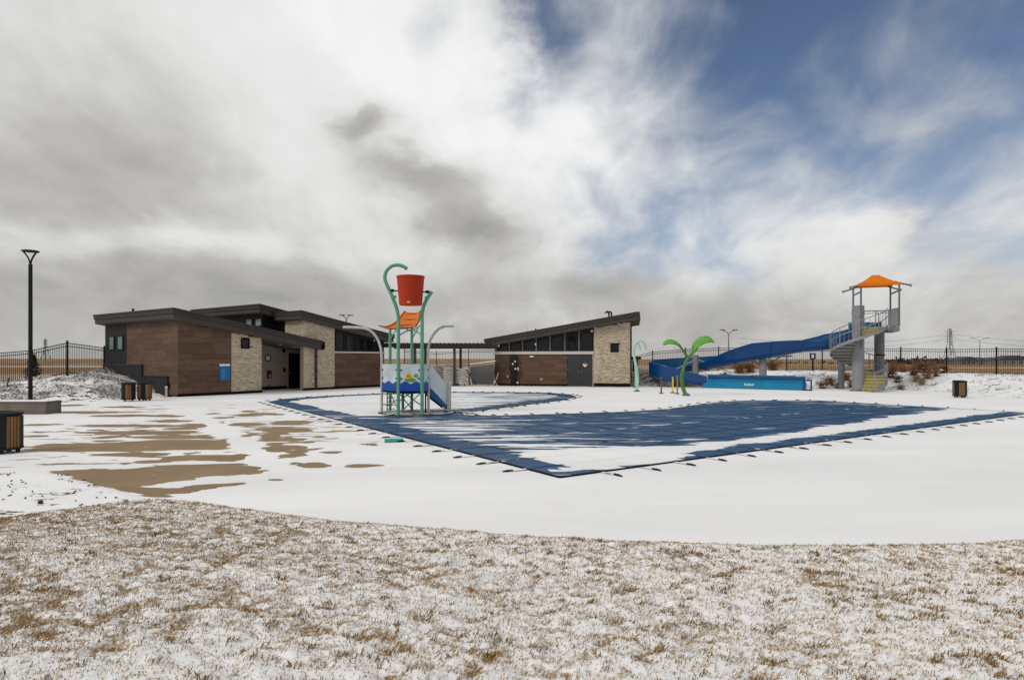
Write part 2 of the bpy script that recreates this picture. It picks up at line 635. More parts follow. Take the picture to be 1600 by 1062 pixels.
def snow_surface(name, build_base, rough_base=0.8, sx=0.62, sy=2.1, soft=0.015, attr='snow', wet=False, fine_amp=0.16):
    """ground material: wind-streaked snow lying on a base; the attribute says how much snow lies there"""
    m, nt, b = new_mat(name)
    p = pos(nt)
    a = nt.node('ShaderNodeAttribute', attribute_name=attr).outputs['Fac']
    n1 = streaks(nt, p, sx, sy, 2.0, 3, 0.5, 0.5)
    n2 = streaks(nt, p, sx * 5, sy * 4, 7.0, 4, 0.6, 0.3)
    v = nt.add(n1, nt.mul(nt.sub(n2, 0.5), fine_amp))
    v = nt.add(nt.mul(nt.sub(v, 0.5), 2.2), 0.5)            # spread to roughly 0..1
    mask = nt.step(nt.sub(a, v), -soft, soft)
    base, rb = build_base(nt, p)
    big_ = streaks(nt, p, 0.16, 0.5, 4.0, 4, 0.55)
    sn = nt.ramp(big_, [(0.3, (0.755, 0.75, 0.75)), (0.7, (0.86, 0.857, 0.853))])
    nt.put(b.inputs['Base Color'], nt.mix(mask, base, sn))
    nt.put(b.inputs['Roughness'], nt.step(mask, 0, 1, rough_base, 0.75))
    b.inputs['Specular IOR Level'].default_value = 0.22
    h = nt.add(nt.mul(nt.step(nt.sub(a, v), -soft * 3, soft * 6), 1.0), nt.mul(nt.noise(scaled(nt, p, (1, 2, 1)), 3.0, 5, 0.6), 0.35))
    h = nt.add(h, nt.mul(streaks(nt, p, 0.55, 1.5, 6.0, 4, 0.5, 0.6), 1.6))          # wind-packed ripples
    bump(nt, b, h, 0.5, 0.02)
    return m


def conc_base(nt, p):
    n = nt.noise(p, 0.8, 5, 0.6)
    c = nt.ramp(n, [(0.3, (0.215, 0.142, 0.070)), (0.7, (0.285, 0.195, 0.105))])
    n2 = nt.noise(p, 30, 3, 0.6)
    return nt.mix(nt.step(n2, 0.4, 0.7, 0, 0.18), c, (0.17, 0.12, 0.07)), 0.7


def cover_base(dark):
    def fn(nt, p):
        n = nt.noise(scaled(nt, p, (0.5, 1.4, 1)), 1.0, 5, 0.6)
        k = 0.30 if dark else 1.0
        c = nt.ramp(n, [(0.3, (0.003 * k, 0.042 * k, 0.112 * k)), (0.7, (0.008 * k, 0.074 * k, 0.180 * k))])
        if not dark:
            # dusting of blown snow caught in the weave
            d = nt.noise(scaled(nt, p, (1.3, 6.0, 1)), 1.0, 8, 0.7)
            c = nt.mix(nt.step(d, 0.52, 0.74, 0, 0.10), c, (0.36, 0.38, 0.42))
        return c, 0.5
    return fn


M['deck'] = snow_surface('snowy_deck', conc_base, 0.65, 0.9, 3.2, 0.03)
M['cover'] = snow_surface('pool_cover_fabric', cover_base(False), 0.5, 0.34, 3.2, 0.06)
M['strap'] = snow_surface('pool_cover_strap', cover_base(True), 0.7, 0.34, 3.2, 0.06)


def bed_base(nt, p):
    n = nt.noise(p, 5, 5, 0.7)
    dry = nt.node('ShaderNodeAttribute', attribute_name='dry').outputs['Fac']
    c = nt.ramp(n, [(0.35, (0.05, 0.038, 0.028)), (0.65, (0.16, 0.12, 0.085))])
    return nt.mix(dry, c, nt.ramp(n, [(0.35, (0.20, 0.14, 0.075)), (0.65, (0.33, 0.25, 0.16))])), 0.9


M['bed'] = snow_surface('snowy_bed', bed_base, 0.9, 1.6, 2.6, 0.06, fine_amp=0.7)


def field_mat():
    m, nt, b = new_mat('prairie')
    p = pos(nt)
    a = streaks(nt, p, 0.004, 0.016, 1.0, 6, 0.6, 0.8)
    g = streaks(nt, p, 0.5, 0.5, 3.0, 6, 0.7)
    c = nt.ramp(a, [(0.30, (0.24, 0.118, 0.032)), (0.48, (0.31, 0.165, 0.050)), (0.56, (0.25, 0.165, 0.09)), (0.70, (0.20, 0.14, 0.09))])
    c = nt.mix(nt.step(g, 0.35, 0.7, 0.35, 0.0), c, (0.13, 0.075, 0.03))
    s = streaks(nt, p, 0.010, 0.05, 9.0, 5, 0.6, 0.5)
    c = nt.mix(nt.step(s, 0.575, 0.61), c, (0.62, 0.61, 0.60))
    nt.put(b.inputs['Base Color'], c)
    b.inputs['Roughness'].default_value = 0.95
    b.inputs['Specular IOR Level'].default_value = 0.1
    return m


M['field'] = field_mat()


def lawn_mat():
    m, nt, b = new_mat('snowy_turf')
    a = nt.node('ShaderNodeAttribute', attribute_name='bare').outputs['Fac']
    p = pos(nt)
    n = nt.noise(p, 30, 5, 0.7)
    v = nt.add(a, nt.mul(nt.sub(n, 0.5), 0.9))
    soil = nt.ramp(nt.noise(p, 60, 4, 0.7), [(0.3, (0.17, 0.09, 0.02)), (0.7, (0.38, 0.25, 0.11))])
    nt.put(b.inputs['Base Color'], nt.mix(nt.step(v, 0.42, 0.62), SNOW, soil))
    b.inputs['Roughness'].default_value = 0.85
    bump(nt, b, nt.noise(p, 55, 4, 0.7), 0.6, 0.012)
    return m


M['lawn'] = lawn_mat()


def blade_mat():
    m, nt, b = new_mat('dry_grass_blade')
    a = nt.node('ShaderNodeAttribute', attribute_name='tone').outputs['Fac']
    c = nt.ramp(a, [(0.0, (0.14, 0.072, 0.010)), (0.25, (0.28, 0.155, 0.032)), (0.5, (0.38, 0.24, 0.090)), (0.72, (0.55, 0.42, 0.27)), (0.78, (0.78, 0.77, 0.77)), (1.0, (0.82, 0.82, 0.83))])
    nt.put(b.inputs['Base Color'], c)
    b.inputs['Roughness'].default_value = 0.8
    b.inputs['Specular IOR Level'].default_value = 0.2
    return m


M['blade'] = blade_mat()

# ================================================================== terrain
DECK = [(-60, 6), (-60, 25.6), (-36, 26.6), (-21.5, 28.0), (-19.2, 28.9), (-17.7, 31.4), (-17.9, 33.0), (-18.3, 37.3), (-15.0, 43.0), (-8, 56), (7.5, 50), (8.6, 43.9), (10.5, 43.6),
        (13.3, 44.6), (16, 43.0), (19.2, 40.6), (22.5, 40.0), (25.0, 38.6), (26.2, 36.0), (25.4, 31.5), (27.5, 26), (33, 22), (60, 18), (60, 6)]


def terrain(X, Y):
    X, Y = np.asarray(X, float), np.asarray(Y, float)
    out = ~inside(X, Y, DECK)
    d = seg_dist(X, Y, DECK)
    top = np.interp(X, [-60, -32, -28.5, -26, -24, -12, -6, 6, 10, 20, 30, 40, 60], [.2, .35, .5, .80, 1.22, 1.3, 1.35, 1.3, 1.15, 1.1, 1.0, .8, .6])
    h = top * sstep(0, 5.5, d)
    h = h * (1 - 0.9 * sstep(30, 75, d))
    h = h + (fbm(X * .6, Y * .6, 3) - .5) * 0.22 * sstep(0.2, 1.5, d) * (1 - sstep(9, 16, d))
    return np.where(out, h - 0.03, -0.06)


def gz(x, y):
    return float(terrain(np.array([x]), np.array([y]))[0])


# far field to the horizon (falls away gently to the right)
fx = np.concatenate([-np.geomspace(6000, 60, 26), np.linspace(-50, 60, 12), np.geomspace(70, 6000, 26)])
fy = np.concatenate([np.linspace(-300, 20, 6), np.geomspace(30, 7000, 50)])
X, Y, f = grid(fx, fy)
Z = -0.12 - 4.6 * sstep(80, 500, Y) * sstep(60, 420, X) + 0.0 * X
Z += np.where(Y > 75, (fbm(X * .004, Y * .004, 3) - .55) * 1.6 * sstep(75, 250, Y), 0)
o = mesh_np('prairie_field', np.stack([X, Y, Z], 1), f, M['field'], smooth=True)
tag(o, kind='structure')

# planted berms behind the deck
xs = np.arange(-60, 62, 0.45)
ys = np.concatenate([np.arange(21, 50, 0.4), np.arange(50, 112, 2.0)])
X, Y, f = grid(xs, ys)
Z = terrain(X, Y)
d = seg_dist(X, Y, DECK)
snow = 0.80 - 0.22 * sstep(4.5, 8, d) + 0.06 * (fbm(X * .5, Y * .5, 3) - .5)
snow = np.where(X < -15, snow - 0.18, snow)
dry = np.maximum(sstep(47.5, 49, Y), sstep(-9.5, -8.5, X) * sstep(8.3, 7.8, X))
snow = np.where(dry > .5, 0.22, snow)
o = mesh_np('berm', np.stack([X, Y, Z], 1), f, M['bed'], smooth=True, attrs={'snow': snow, 'dry': dry})
tag(o, kind='structure')

# ---------------------------------------------------------------- pool deck
A0 = Vector((0.80, 10.30))
EU = Vector((0.831, 0.556)).normalized()
EV = Vector((-EU.y, EU.x))


def UV(u, v):
    p = A0 + EU * u + EV * v
    return (p.x, p.y)


COVER = [tuple(A0), UV(21.8, 0), UV(21.8, 8.1), (11.1, 29.0), (9.4, 28.0), (8.4, 27.0), (7.2, 25.4), (6.1, 24.1), (4.3, 22.9), (1.3, 21.9), (-0.6, 21.3), (-1.7, 21.6),
         (-1.9, 22.5), (-0.9, 24.2), (0.6, 26.5), (2.4, 29.4), (3.3, 32.0), (3.2, 34.0), (2.2, 35.5), (0.0, 36.2), (-3.6, 36.4), (-7.2, 35.2), (-10.0, 32.5), (-11.2, 30.0), UV(0, 21.5)]


def _melt(rows, ox, oy):
    out = []
    for x0, x1, yc, h in rows:
        y = oy + yc / 3.2
        xa, d_ = G(ox + x0 / 3.2, y)
        xb, _ = G(ox + x1 / 3.2, y)
        out.append(((xa + xb) / 2, d_, (xb - xa) / 2, max(.5 * h / 3.2 * d_ * d_ / (F * H), .07)))
    return out


MELT = _melt([(110, 1190, 312, 34), (420, 880, 352, 13), (850, 1290, 368, 22), (1150, 1290, 358, 36), (580, 650, 395, 8), (670, 850, 387, 13), (330, 1060, 242, 16), (610, 1110, 264, 15),
              (390, 960, 207, 10), (440, 960, 158, 9), (240, 720, 141, 9), (500, 720, 115, 6), (240, 420, 106, 7), (130, 310, 202, 9), (130, 240, 260, 7), (490, 570, 265, 7), (500, 560, 282, 7), (930, 1065, 205, 34),
              (740, 1000, 184, 9), (1040, 1180, 286, 34), (820, 940, 246, 8), (660, 735, 218, 8), (960, 1030, 345, 7), (600, 1190, 290, 22),
              (1010, 1090, 150, 8), (1180, 1410, 151, 11), (1040, 1165, 168, 9), (1090, 1315, 203, 13), (1350, 1570, 191, 15), (1240, 1430, 222, 11), (1340, 1555, 231, 15), (1170, 1250, 256, 18), (1280, 1420, 263, 15),
              (1290, 1570, 277, 10), (1230, 1270, 297, 12), (1300, 1500, 323, 22), (1450, 1570, 340, 30), (1345, 1425, 297, 14), (1360, 1395, 368, 8), (1400, 1465, 362, 9), (1420, 1465, 396, 10), (1290, 1370, 480, 9), (1170, 1280, 136, 6)], 0, 600)
MELT += _melt([(40, 270, 262, 16), (0, 140, 296, 12), (10, 220, 354, 28), (170, 290, 372, 26), (160, 290, 309, 11), (370, 470, 373, 9), (180, 385, 437, 20), (440, 600, 440, 14), (60, 300, 226, 15), (540, 650, 335, 9),
               (0, 130, 182, 8), (330, 410, 266, 7), (0, 75, 462, 26), (75, 180, 392, 12), (140, 190, 428, 10), (0, 95, 512, 9), (270, 330, 320, 6), (330, 375, 294, 6), (0, 160, 252, 9)], 400, 590)
WEDGE = [G(x / 3.2, 600 + y / 3.2) for x, y in ((235, 431), (420, 428), (520, 424), (535, 430), (690, 420), (760, 408), (950, 400), (1190, 396), (1285, 402), (1350, 430), (1300, 445), (1150, 458), (1050, 462), (960, 476), (850, 492),
                                                (720, 512), (830, 524), (910, 518), (1010, 500), (1240, 488), (1245, 500), (1060, 522), (940, 545), (830, 550), (870, 566), (770, 566), (640, 545), (480, 510), (300, 460))]


def deck_snow(X, Y):
    """how much snow lies on the deck: 1 = closed cover, about 0.5 = half melted, 0 = bare"""
    s = np.full(X.shape, 1.25)

    def el(x, y, rx, ry, amt, s):
        q = ((X - x) / rx) ** 2 + ((Y - y) / ry) ** 2
        return s - amt * np.exp(-q)
    s = el(-10.0, 16.0, 6.0, 6.5, 0.62, s)     # thin cover over the left plaza
    s = el(-14.0, 25.0, 8.0, 3.2, 0.48, s)
    s = el(-6.0, 16.5, 3.0, 5.0, 0.34, s)
    s = el(-16.5, 31.2, 3.0, 1.0, 0.6, s)      # foot of the building
    Xw = X + (fbm(X * .9, Y * 1.6, 3) - .5) * .9
    Yw = Y + (fbm(X * 1.1 + 7, Y * 1.5 + 3, 3) - .5) * np.clip(.024 * Y, .2, .6)
    for xa, ya, wx, wy in MELT:                # thawed patches, long with the wind
        q = np.abs((Xw - xa) / wx) ** 2.4 + ((Yw - ya) / (wy * 1.45)) ** 2
        s = np.minimum(s, 1.3 - 1.55 * np.clip(1.45 - q, 0, 1))
    wedge = inside(X, Y, WEDGE)
    dw = seg_dist(X, Y, WEDGE)
    s = np.minimum(s, np.where(wedge, 0.55 - dw * 4, 0.55 + dw * 5))
    for x in np.arange(-.5, 9, 1.2):
        s = el(x, 45.3 - .2165 * x - .5, 1.2, .45, 0.9, s)
    # drifted joint: a ridge of snow running away from the viewer
    t = np.clip(((X + 14.3) * 11.27 + (Y - 26.7) * -17.3) / (11.27 ** 2 + 17.3 ** 2), 0, 1)
    dj = np.hypot(X - (-14.3 + 11.27 * t), Y - (26.7 - 17.3 * t))
    s = s + 1.3 * np.exp(-(dj / (0.10 + 0.012 * Y)) ** 2)
    # snow blown clear in front of the cover
    return np.clip(s, 0, 1.6)


xs = np.arange(-62, 62.1, 0.25)
xs = np.concatenate([np.arange(-62, -20, .5), np.arange(-20, -2, .09), np.arange(-2, 62.1, .5)])
ys = np.concatenate([np.arange(-8, 8.6, .4), np.arange(8.6, 14, .05), np.arange(14, 20, .10), np.arange(20, 57, .25)])
X, Y, f = grid(xs, ys)
cx, cy = X[f].mean(1), Y[f].mean(1)
keep = inside(cx, cy, [(-62, -8)] + [(x, y) for x, y in DECK[1:-1]] + [(62, -8)]) | (cy < 20)
gd = seg_dist(X, Y, DECK)
o = mesh_np('pool_deck', np.stack([X, Y, np.zeros_like(X)], 1), f[keep], M['deck'], attrs={'snow': deck_snow(X, Y)})
tag(o, kind='structure')

# ================================================================== pool cover
def cover_snow(X, Y):
    px, py = X - A0.x, Y - A0.y
    u = px * EU.x + py * EU.y
    v = px * EV.x + py * EV.y
    edge = seg_dist(X, Y, COVER)
    s = np.full(X.shape, 0.11)
    s = s + 0.13 * sstep(8, 3, u) * sstep(14, 8, v)
    s = s + 0.10 * sstep(0.4, .9, vnoise(X * .3 + 4, Y * .8))
    # long drift inside the near right-hand edge
    b0 = np.interp(u, [0, 1.2, 3.0, 4.2, 22], [0.55, 0.18, 0.12, 0.72, 0.80])
    b1 = np.interp(u, [0, 2.5, 4, 6, 8, 12, 15, 18, 22], [2.6, 2.3, 1.6, 1.2, 1.2, 1.6, 2.0, 2.2, 2.3])
    wob = (fbm(X * .9, Y * .9, 3) - .5) * 0.5
    dr = sstep(-.18, .10, v - b0 + wob * .25) * sstep(.35, -.25, v - b1 + wob * 1.4)
    s = np.maximum(s, 1.15 * dr)
    # streaky drift along the left edge
    l = sstep(0.75, 1.1, u) * sstep(5.0, 1.0, u - 1.0 * sstep(2, 12, v)) * sstep(15, 8, v)
    s = np.maximum(s, 0.55 * l)
    s = np.where((u < 0.75) & (v > .6) & (v < 21), 0.02, s)
    s = np.where((v < b0 - .12) & (u > 3.6), 0.04, s)
    s = np.maximum(s, 0.30 * sstep(18.9, 21.6, u))
    # round splash bay
    lobe = np.hypot(X + 3.6, Y - 28.4) < 9.2
    bay = (v > 12.2) & (X < 4.5) & lobe
    sb = np.interp(X, [-11, -5, -2, 0, 3], [0.98, 0.86, 0.62, 0.52, 0.45]) + 0.05 * wob
    sb = np.where(edge < 0.95 + wob * .8, 0.12, sb)
    sb = np.where((Y < 21.4 + wob), 0.45, sb)
    s = np.where(bay, sb, s)
    return s


pts = [Vector(p) for p in COVER]
gx, gy = np.meshgrid(np.arange(-12, 20, 0.22), np.arange(10, 37, 0.22))
gx, gy = gx.ravel(), gy.ravel()
ok = inside(gx, gy, COVER) & (seg_dist(gx, gy, COVER) > 0.08)
# resample the boundary too
bp = []
for i in range(len(COVER)):
    a, b = Vector(COVER[i]), Vector(COVER[(i + 1) % len(COVER)])
    n = max(1, int((b - a).length / 0.4))
    bp += [a.lerp(b, k / n) for k in range(n)]
allp = bp + [Vector((a, b)) for a, b in zip(gx[ok], gy[ok])]
nb = len(bp)
vo, eo, fo, _, _, _ = delaunay_2d_cdt(allp, [(i, (i + 1) % nb) for i in range(nb)], [list(range(nb))], 1, 1e-5)
va = np.array([(p.x, p.y) for p in vo])
COVZ = 0.014


def cov_z(x, y):
    return COVZ + 0.01 * (np.sin(x * 1.9 + 1) * np.sin(y * 1.3))  * 0.6


pool = empty('pool_cover', (A0.x, A0.y, 0), 0, 'large navy blue fabric pool cover with strap grid, streaked with snow, on the deck', 'pool cover')
o = mesh_np('cover_sheet', np.column_stack([va, cov_z(va[:, 0], va[:, 1])]) - np.array([A0.x, A0.y, 0]), np.array([list(q) for q in fo]), M['cover'], pool, True,
            {'snow': cover_snow(va[:, 0], va[:, 1])})

spring_mb = MB().tube([(0, 0.0, 0.022), (0, 0.11, 0.022), (0, 0.21, 0.018)], [0.015, 0.019, 0.010], 6)
spring_src = None
anchor_src = None


def clip_line(p, dvec, poly):
    """parameter intervals of an infinite line inside the polygon"""
    ts = []
    n = len(poly)
    for i in range(n):
        a, b = Vector(poly[i]), Vector(poly[(i + 1) % n])
        e = b - a
        den = dvec.x * e.y - dvec.y * e.x
        if abs(den) < 1e-9: continue
        r = a - p
        t = (r.x * e.y - r.y * e.x) / den
        s = (r.x * dvec.y - r.y * dvec.x) / den
        if 0 <= s < 1: ts.append(t)
    ts.sort()
    return list(zip(ts[::2], ts[1::2]))


def add_strap(p, dvec, extra):
    global spring_src
    for t0, t1 in clip_line(p, dvec, COVER):
        if t1 - t0 < 0.6: continue
        n = max(2, int((t1 - t0) / 0.25))
        t = np.linspace(t0 - 0.35, t1 + 0.35, n)
        nx, ny = -dvec.y * 0.04, dvec.x * 0.04
        cx, cy = p.x + dvec.x * t, p.y + dvec.y * t
        zz = cov_z(cx, cy) + 0.002
        L = np.column_stack([cx + nx, cy + ny, zz])
        R_ = np.column_stack([cx - nx, cy - ny, zz])
        v = np.concatenate([L, R_]) - np.array([A0.x, A0.y, 0])
        i = np.arange(n - 1)
        f = np.stack([i, i + n, i + n + 1, i + 1], 1)
        sn = np.clip(cover_snow(cx, cy) + extra, 0, 1.3)
        ins = (t > t0) & (t < t1)
        sn = np.where(ins, sn, 0.62)
        so = mesh_np('strap', v, f, M['strap'], pool, False, {'snow': np.concatenate([sn, sn])})
        for tt, sg in ((t0, -1), (t1, 1)):
            q = p + dvec * (tt + sg * 0.32)
            if spring_src is None:
                spring_src = spring_mb.build('spring', M['webbing'], so, True)
                sp = spring_src
            else:
                sp = inst(spring_src, so)
            sp.location = (q.x - A0.x, q.y - A0.y, 0.0)
            dd = dvec * sg
            sp.rotation_euler = (0, 0, math.atan2(dd.y, dd.x) - math.pi / 2 + random.uniform(-.12, .12))


for k in range(1, 24):
    add_strap(A0 + EU * (k * 0.93), EV, 0.0)
for k in range(1, 32):
    add_strap(A0 + EV * (k * 0.93), EU, 0.05 + 0.22 * ((k * 7) % 5 == 0) * (k < 14))
hem = MB()
for i in range(len(COVER)):
    a, b = COVER[i], COVER[(i + 1) % len(COVER)]
    hem.beam((a[0] - A0.x, a[1] - A0.y, 0.012), (b[0] - A0.x, b[1] - A0.y, 0.012), 0.05, 0.022)
hem.build('hem', M['webbing'], pool)

# ================================================================== snowy lawn in the foreground
LB = [(-14, 7.0), (-9, 7.25), (-6.4, 7.65), (-5.6, 8.3), (-5.0, 8.72), (-4.2, 8.45), (-2.4, 7.62), (0, 6.92), (1.4, 6.68), (2.73, 6.55), (4.2, 6.55), (5.6, 6.72), (9, 7.2), (14, 8)]
lbx, lby = zip(*LB)


def lawn_h(X, Y):
    b = np.interp(X, lbx, lby)
    sd = b - Y + (fbm(X * 3, Y * 3, 2) - .5) * .12
    z = -0.03 + 0.075 * sstep(-0.06, 0.14, sd) + 0.34 * sstep(0.1, 4.6, sd)
    z = z + (fbm(X * 1.3, Y * 1.3, 2) - .5) * 0.07 * sstep(0.1, 1.0, sd)
    return z, sd


def lawn_bare(X, Y):
    a = fbm(X * 1.1 + 3, Y * 1.6 + 9, 3)
    b_ = fbm(X * 9.5, Y * 12.5, 3, 0.65)
    leftness = sstep(1.5, -5.5, X) * 0.15 + sstep(2, 6, X) * 0.06
    return 0.50 * a + 0.85 * b_ - 0.37 + leftness


X, Y, f = grid(np.arange(-9.0, 9.0, 0.028), np.arange(1.2, 9.0, 0.028))
Z, sd = lawn_h(X, Y)
kv = (sd > -0.2) & (np.abs(X) < 1.6 + Y * 0.92)
f = f[kv[f].all(1)]
bare = lawn_bare(X, Y)
lump = fbm(X * 14, Y * 14, 3, .6)
Z = Z + (lump - .5) * 0.055 * sstep(0, .3, sd) - 0.028 * sstep(.30, .60, bare) * sstep(0, .3, sd)
used = np.unique(f)
rm = np.full(len(X), -1)
rm[used] = np.arange(len(used))
o = mesh_np('lawn', np.stack([X, Y, Z], 1)[used], rm[f], M['lawn'], smooth=True, attrs={'bare': bare[used]})
tag(o, kind='structure')
# the lawn carries on behind and beside the viewer
X, Y, f = grid(np.arange(-30, 30.1, 0.5), np.arange(-12, 9.1, 0.5))
Z, sd = lawn_h(X, Y)
b2 = lawn_bare(X, Y)
o = mesh_np('lawn_beyond', np.stack([X, Y, Z - 0.05], 1), f, M['lawn'], smooth=True, attrs={'bare': b2})
tag(o, kind='structure')

# grass blades
NB = 460000
r = RNG.random
yy = 1.3 + 7.6 * r(NB) ** 0.85
xx = (r(NB) * 2 - 1) * (1.5 + yy * 0.9)
zz, sd = lawn_h(xx, yy)
bare = lawn_bare(xx, yy)
tuft = fbm(xx * 8.5 + 40, yy * 11. + 11, 3, .55)
isg = (tuft > 0.675 - .025 * sstep(-1, 4, xx)) & (r(NB) < .9)                                        # golden clumps standing clear of the snow
prob = 0.27 + 0.60 * sstep(.17, .52, bare) + .20 * sstep(-1, -5, xx) + 0.9 * isg + 0.6 * (np.abs(sd - .05) < .06)
k = (sd > 0.0) & (r(NB) < prob)
xx, yy, zz, sd, bare, isg = xx[k], yy[k], zz[k], sd[k], bare[k], isg[k]
n = len(xx)
lump = fbm(xx * 14, yy * 14, 3, .6)
zz = zz + (lump - .5) * 0.055 * sstep(0, .3, sd) - 0.028 * sstep(.30, .60, bare) * sstep(0, .3, sd)
hh = (0.010 + 0.020 * r(n)) * np.where(isg, 1.45, 1.0)
wd = (0.0016 + 0.0017 * r(n)) * (0.75 + yy * 0.10)
ang = r(n) * 2 * np.pi
lean = 0.45 + 1.1 * r(n)
la = -0.5 + 1.1 * RNG.standard_normal(n)                    # wind-combed
lx, ly = np.cos(la), np.sin(la)
tone = np.clip(0.52 + 0.15 * RNG.standard_normal(n) + np.where(isg, -0.36, 0.03), 0.02, 0.74)
fro = r(n) < np.where(isg, 0.02, 0.25)
tone = np.where(fro, 0.80 + .2 * r(n), tone)
cxw, sxw = np.cos(ang) * wd, np.sin(ang) * wd
b0 = np.stack([xx - cxw, yy - sxw, zz - .006], 1)
b1 = np.stack([xx + cxw, yy + sxw, zz - .006], 1)
mx, my, mz = xx + lx * hh * lean * .45, yy + ly * hh * lean * .45, zz + hh * .62
m0 = np.stack([mx - cxw * .8, my - sxw * .8, mz], 1)
m1 = np.stack([mx + cxw * .8, my + sxw * .8, mz], 1)
tp = np.stack([xx + lx * hh * lean * 1.15, yy + ly * hh * lean * 1.15, zz + hh * (1.05 - .30 * lean)], 1)
V = np.stack([b0, b1, m1, m0, tp], 1).reshape(-1, 3)
base = np.arange(n)[:, None] * 5
tri = np.concatenate([base + np.array([[0, 1, 2]]), base + np.array([[0, 2, 3]]), base + np.array([[3, 2, 4]])])
o = mesh_np('grass', V, tri, M['blade'], attrs={'tone': np.repeat(tone, 5)})
tag(o, 'short dry tan grass poking through thin snow in the foreground', 'grass', kind='stuff')

# snowy mulch bed in the lower left, between lawn and plaza
BED = [(-5.15, 8.75), (-8.2, 10.85), (-9.2, 10.55), (-13, 10.4), (-13, 6.8), (-6.4, 7.5)]
X, Y, f = grid(np.arange(-13, -4.8, 0.1), np.arange(6.6, 11.2, 0.1))
sdb = np.where(inside(X, Y, BED), 1, -1) * seg_dist(X, Y, BED)
Z = -0.02 + 0.05 * sstep(-.08, .12, sdb) + (fbm(X * 4, Y * 4, 3) - .5) * .03
o = mesh_np('planting_bed', np.stack([X, Y, Z], 1), f[(sdb[f] > -.25).all(1)], M['bed'], smooth=True, attrs={'snow': 0.86 + 0.0 * X})
tag(o, kind='structure')
# ================================================================== more helper builders
def stones(parent, x0, x1, ztop, z0=0.1, y=0.0, holes=(), axis='x'):
    """ledge-stone veneer: thin rough strips laid in courses; ztop is a function of x"""
    V, Fc, T = [], [], []
    z = z0
    while True:
        h = random.uniform(.05, .095)
        x = x0 - random.uniform(0, .2)
        row = False
        while x < x1:
            wdt = random.uniform(.30, .95)
            a, b = max(x, x0), min(x + wdt, x1)
            x += wdt
            if b - a < .03: continue
            zt = min(z + h, min(ztop(a), ztop(b)))
            if zt - z < .02: continue
            row = True
            if any(a < hx1 and b > hx0 and z < hz1 and zt > hz0 for hx0, hx1, hz0, hz1 in holes):
                done = False
                for hx0, hx1, hz0, hz1 in holes:
                    if a < hx0 < b: b = hx0; done = True
                    elif a < hx1 < b: a = hx1; done = True
                if not done or b - a < .03: continue
            p = random.uniform(.018, .048)
            g = .004
            c = [(a + g, z + g), (b - g, z + g), (b - g, zt - g), (a + g, zt - g)]
            n = len(V)
            j = lambda: random.uniform(-.008, .008)
            for q in c: V.append((q[0], y, q[1]))
            for q in c: V.append((q[0] + j(), y - p + j(), q[1] + j()))
            Fc += [(n + 4, n + 5, n + 6, n + 7)] + [(n + i, n + (i + 1) % 4, n + 4 + (i + 1) % 4, n + 4 + i) for i in range(4)]
            T += [min(1, max(0, random.gauss(.55, .14)))] * 8
        z += h
        if not row or z > 8: break
    V = np.array(V)
    if axis == 'y':
        V = np.stack([V[:, 1], -V[:, 0], V[:, 2]], 1)
    o = mesh_np('stone_veneer', V, np.array(Fc), M['stone'], parent, False, {'tone': T})
    o['kind'] = 'stuff'
    return o


_plank_cache = {}


def planks(parent, x0, x1, ztop, z0, y, rowh=0.30, lens=(0.9, 1.25), axis='x', floor=None):
    """wood-look cladding boards, each a piece; the field's top may slope"""
    z, row = z0, 0
    while z < max(ztop(x0), ztop(x1)) - .02:
        x = x0 - (random.uniform(.1, .9))
        while x < x1:
            L = random.uniform(*lens)
            a, b = max(x, x0), min(x + L, x1)
            x += L
            if b - a < .04: continue
            fl = floor((a + b) / 2) if floor else -9
            za = max(z, fl)
            t0, t1 = min(z + rowh, ztop(a)), min(z + rowh, ztop(b))
            if max(t0, t1) - za < .02: continue
            g = .004
            pr = random.uniform(.024, .030)
            poly = [(a + g, za + g), (b - g, za + g), (b - g, max(t1 - g, za + .01)), (a + g, max(t0 - g, za + .01))]
            mb = MB().prism_y(poly, y - pr, y - .002)
            if axis == 'y':
                mb.v = [(q[1], -q[0], q[2]) for q in mb.v]
            mb.build('plank', M['plank'], parent)
        z += rowh
        row += 1


def roof_slab(parent, x0, x1, y0, y1, zs, slope, th=0.50, name='roof'):
    """mono-pitch roof falling along +x: soffit height zs at x=0; stepped fascia"""
    s = lambda x: zs - slope * x
    r_ = MB().prism_y([(x0 + .05, s(x0) + .0), (x1 - .05, s(x1) + .0), (x1 - .05, s(x1) + th * .55), (x0 + .05, s(x0) + th * .55)], y0 + .05, y1 - .05).build(name, M['fascia_lo'], parent)
    MB().prism_y([(x0, s(x0) + th * .5), (x1, s(x1) + th * .5), (x1, s(x1) + th), (x0, s(x0) + th)], y0, y1).build('fascia', M['fascia'], r_)
    MB().prism_y([(x0 - .03, s(x0) + th * .88), (x1 + .03, s(x1) + th * .88), (x1 + .03, s(x1) + th + .025), (x0 - .03, s(x0) + th + .025)], y0 - .03, y1 + .03).build('flashing', M['fascia'], r_)
    MB().prism_y([(x0 + .10, s(x0) - .02), (x1 - .10, s(x1) - .02), (x1 - .10, s(x1) + .02), (x0 + .10, s(x0) + .02)], y0 + .10, y1 - .10).build('soffit', M['soffit'], r_)
    MB().prism_y([(x0 + .12, s(x0) + th + .02), (x1 - .12, s(x1) + th + .02), (x1 - .12, s(x1) + th + .04), (x0 + .12, s(x0) + th + .04)], y0 + .12, y1 - .12).build('membrane', M['roof'], r_)
    return r_


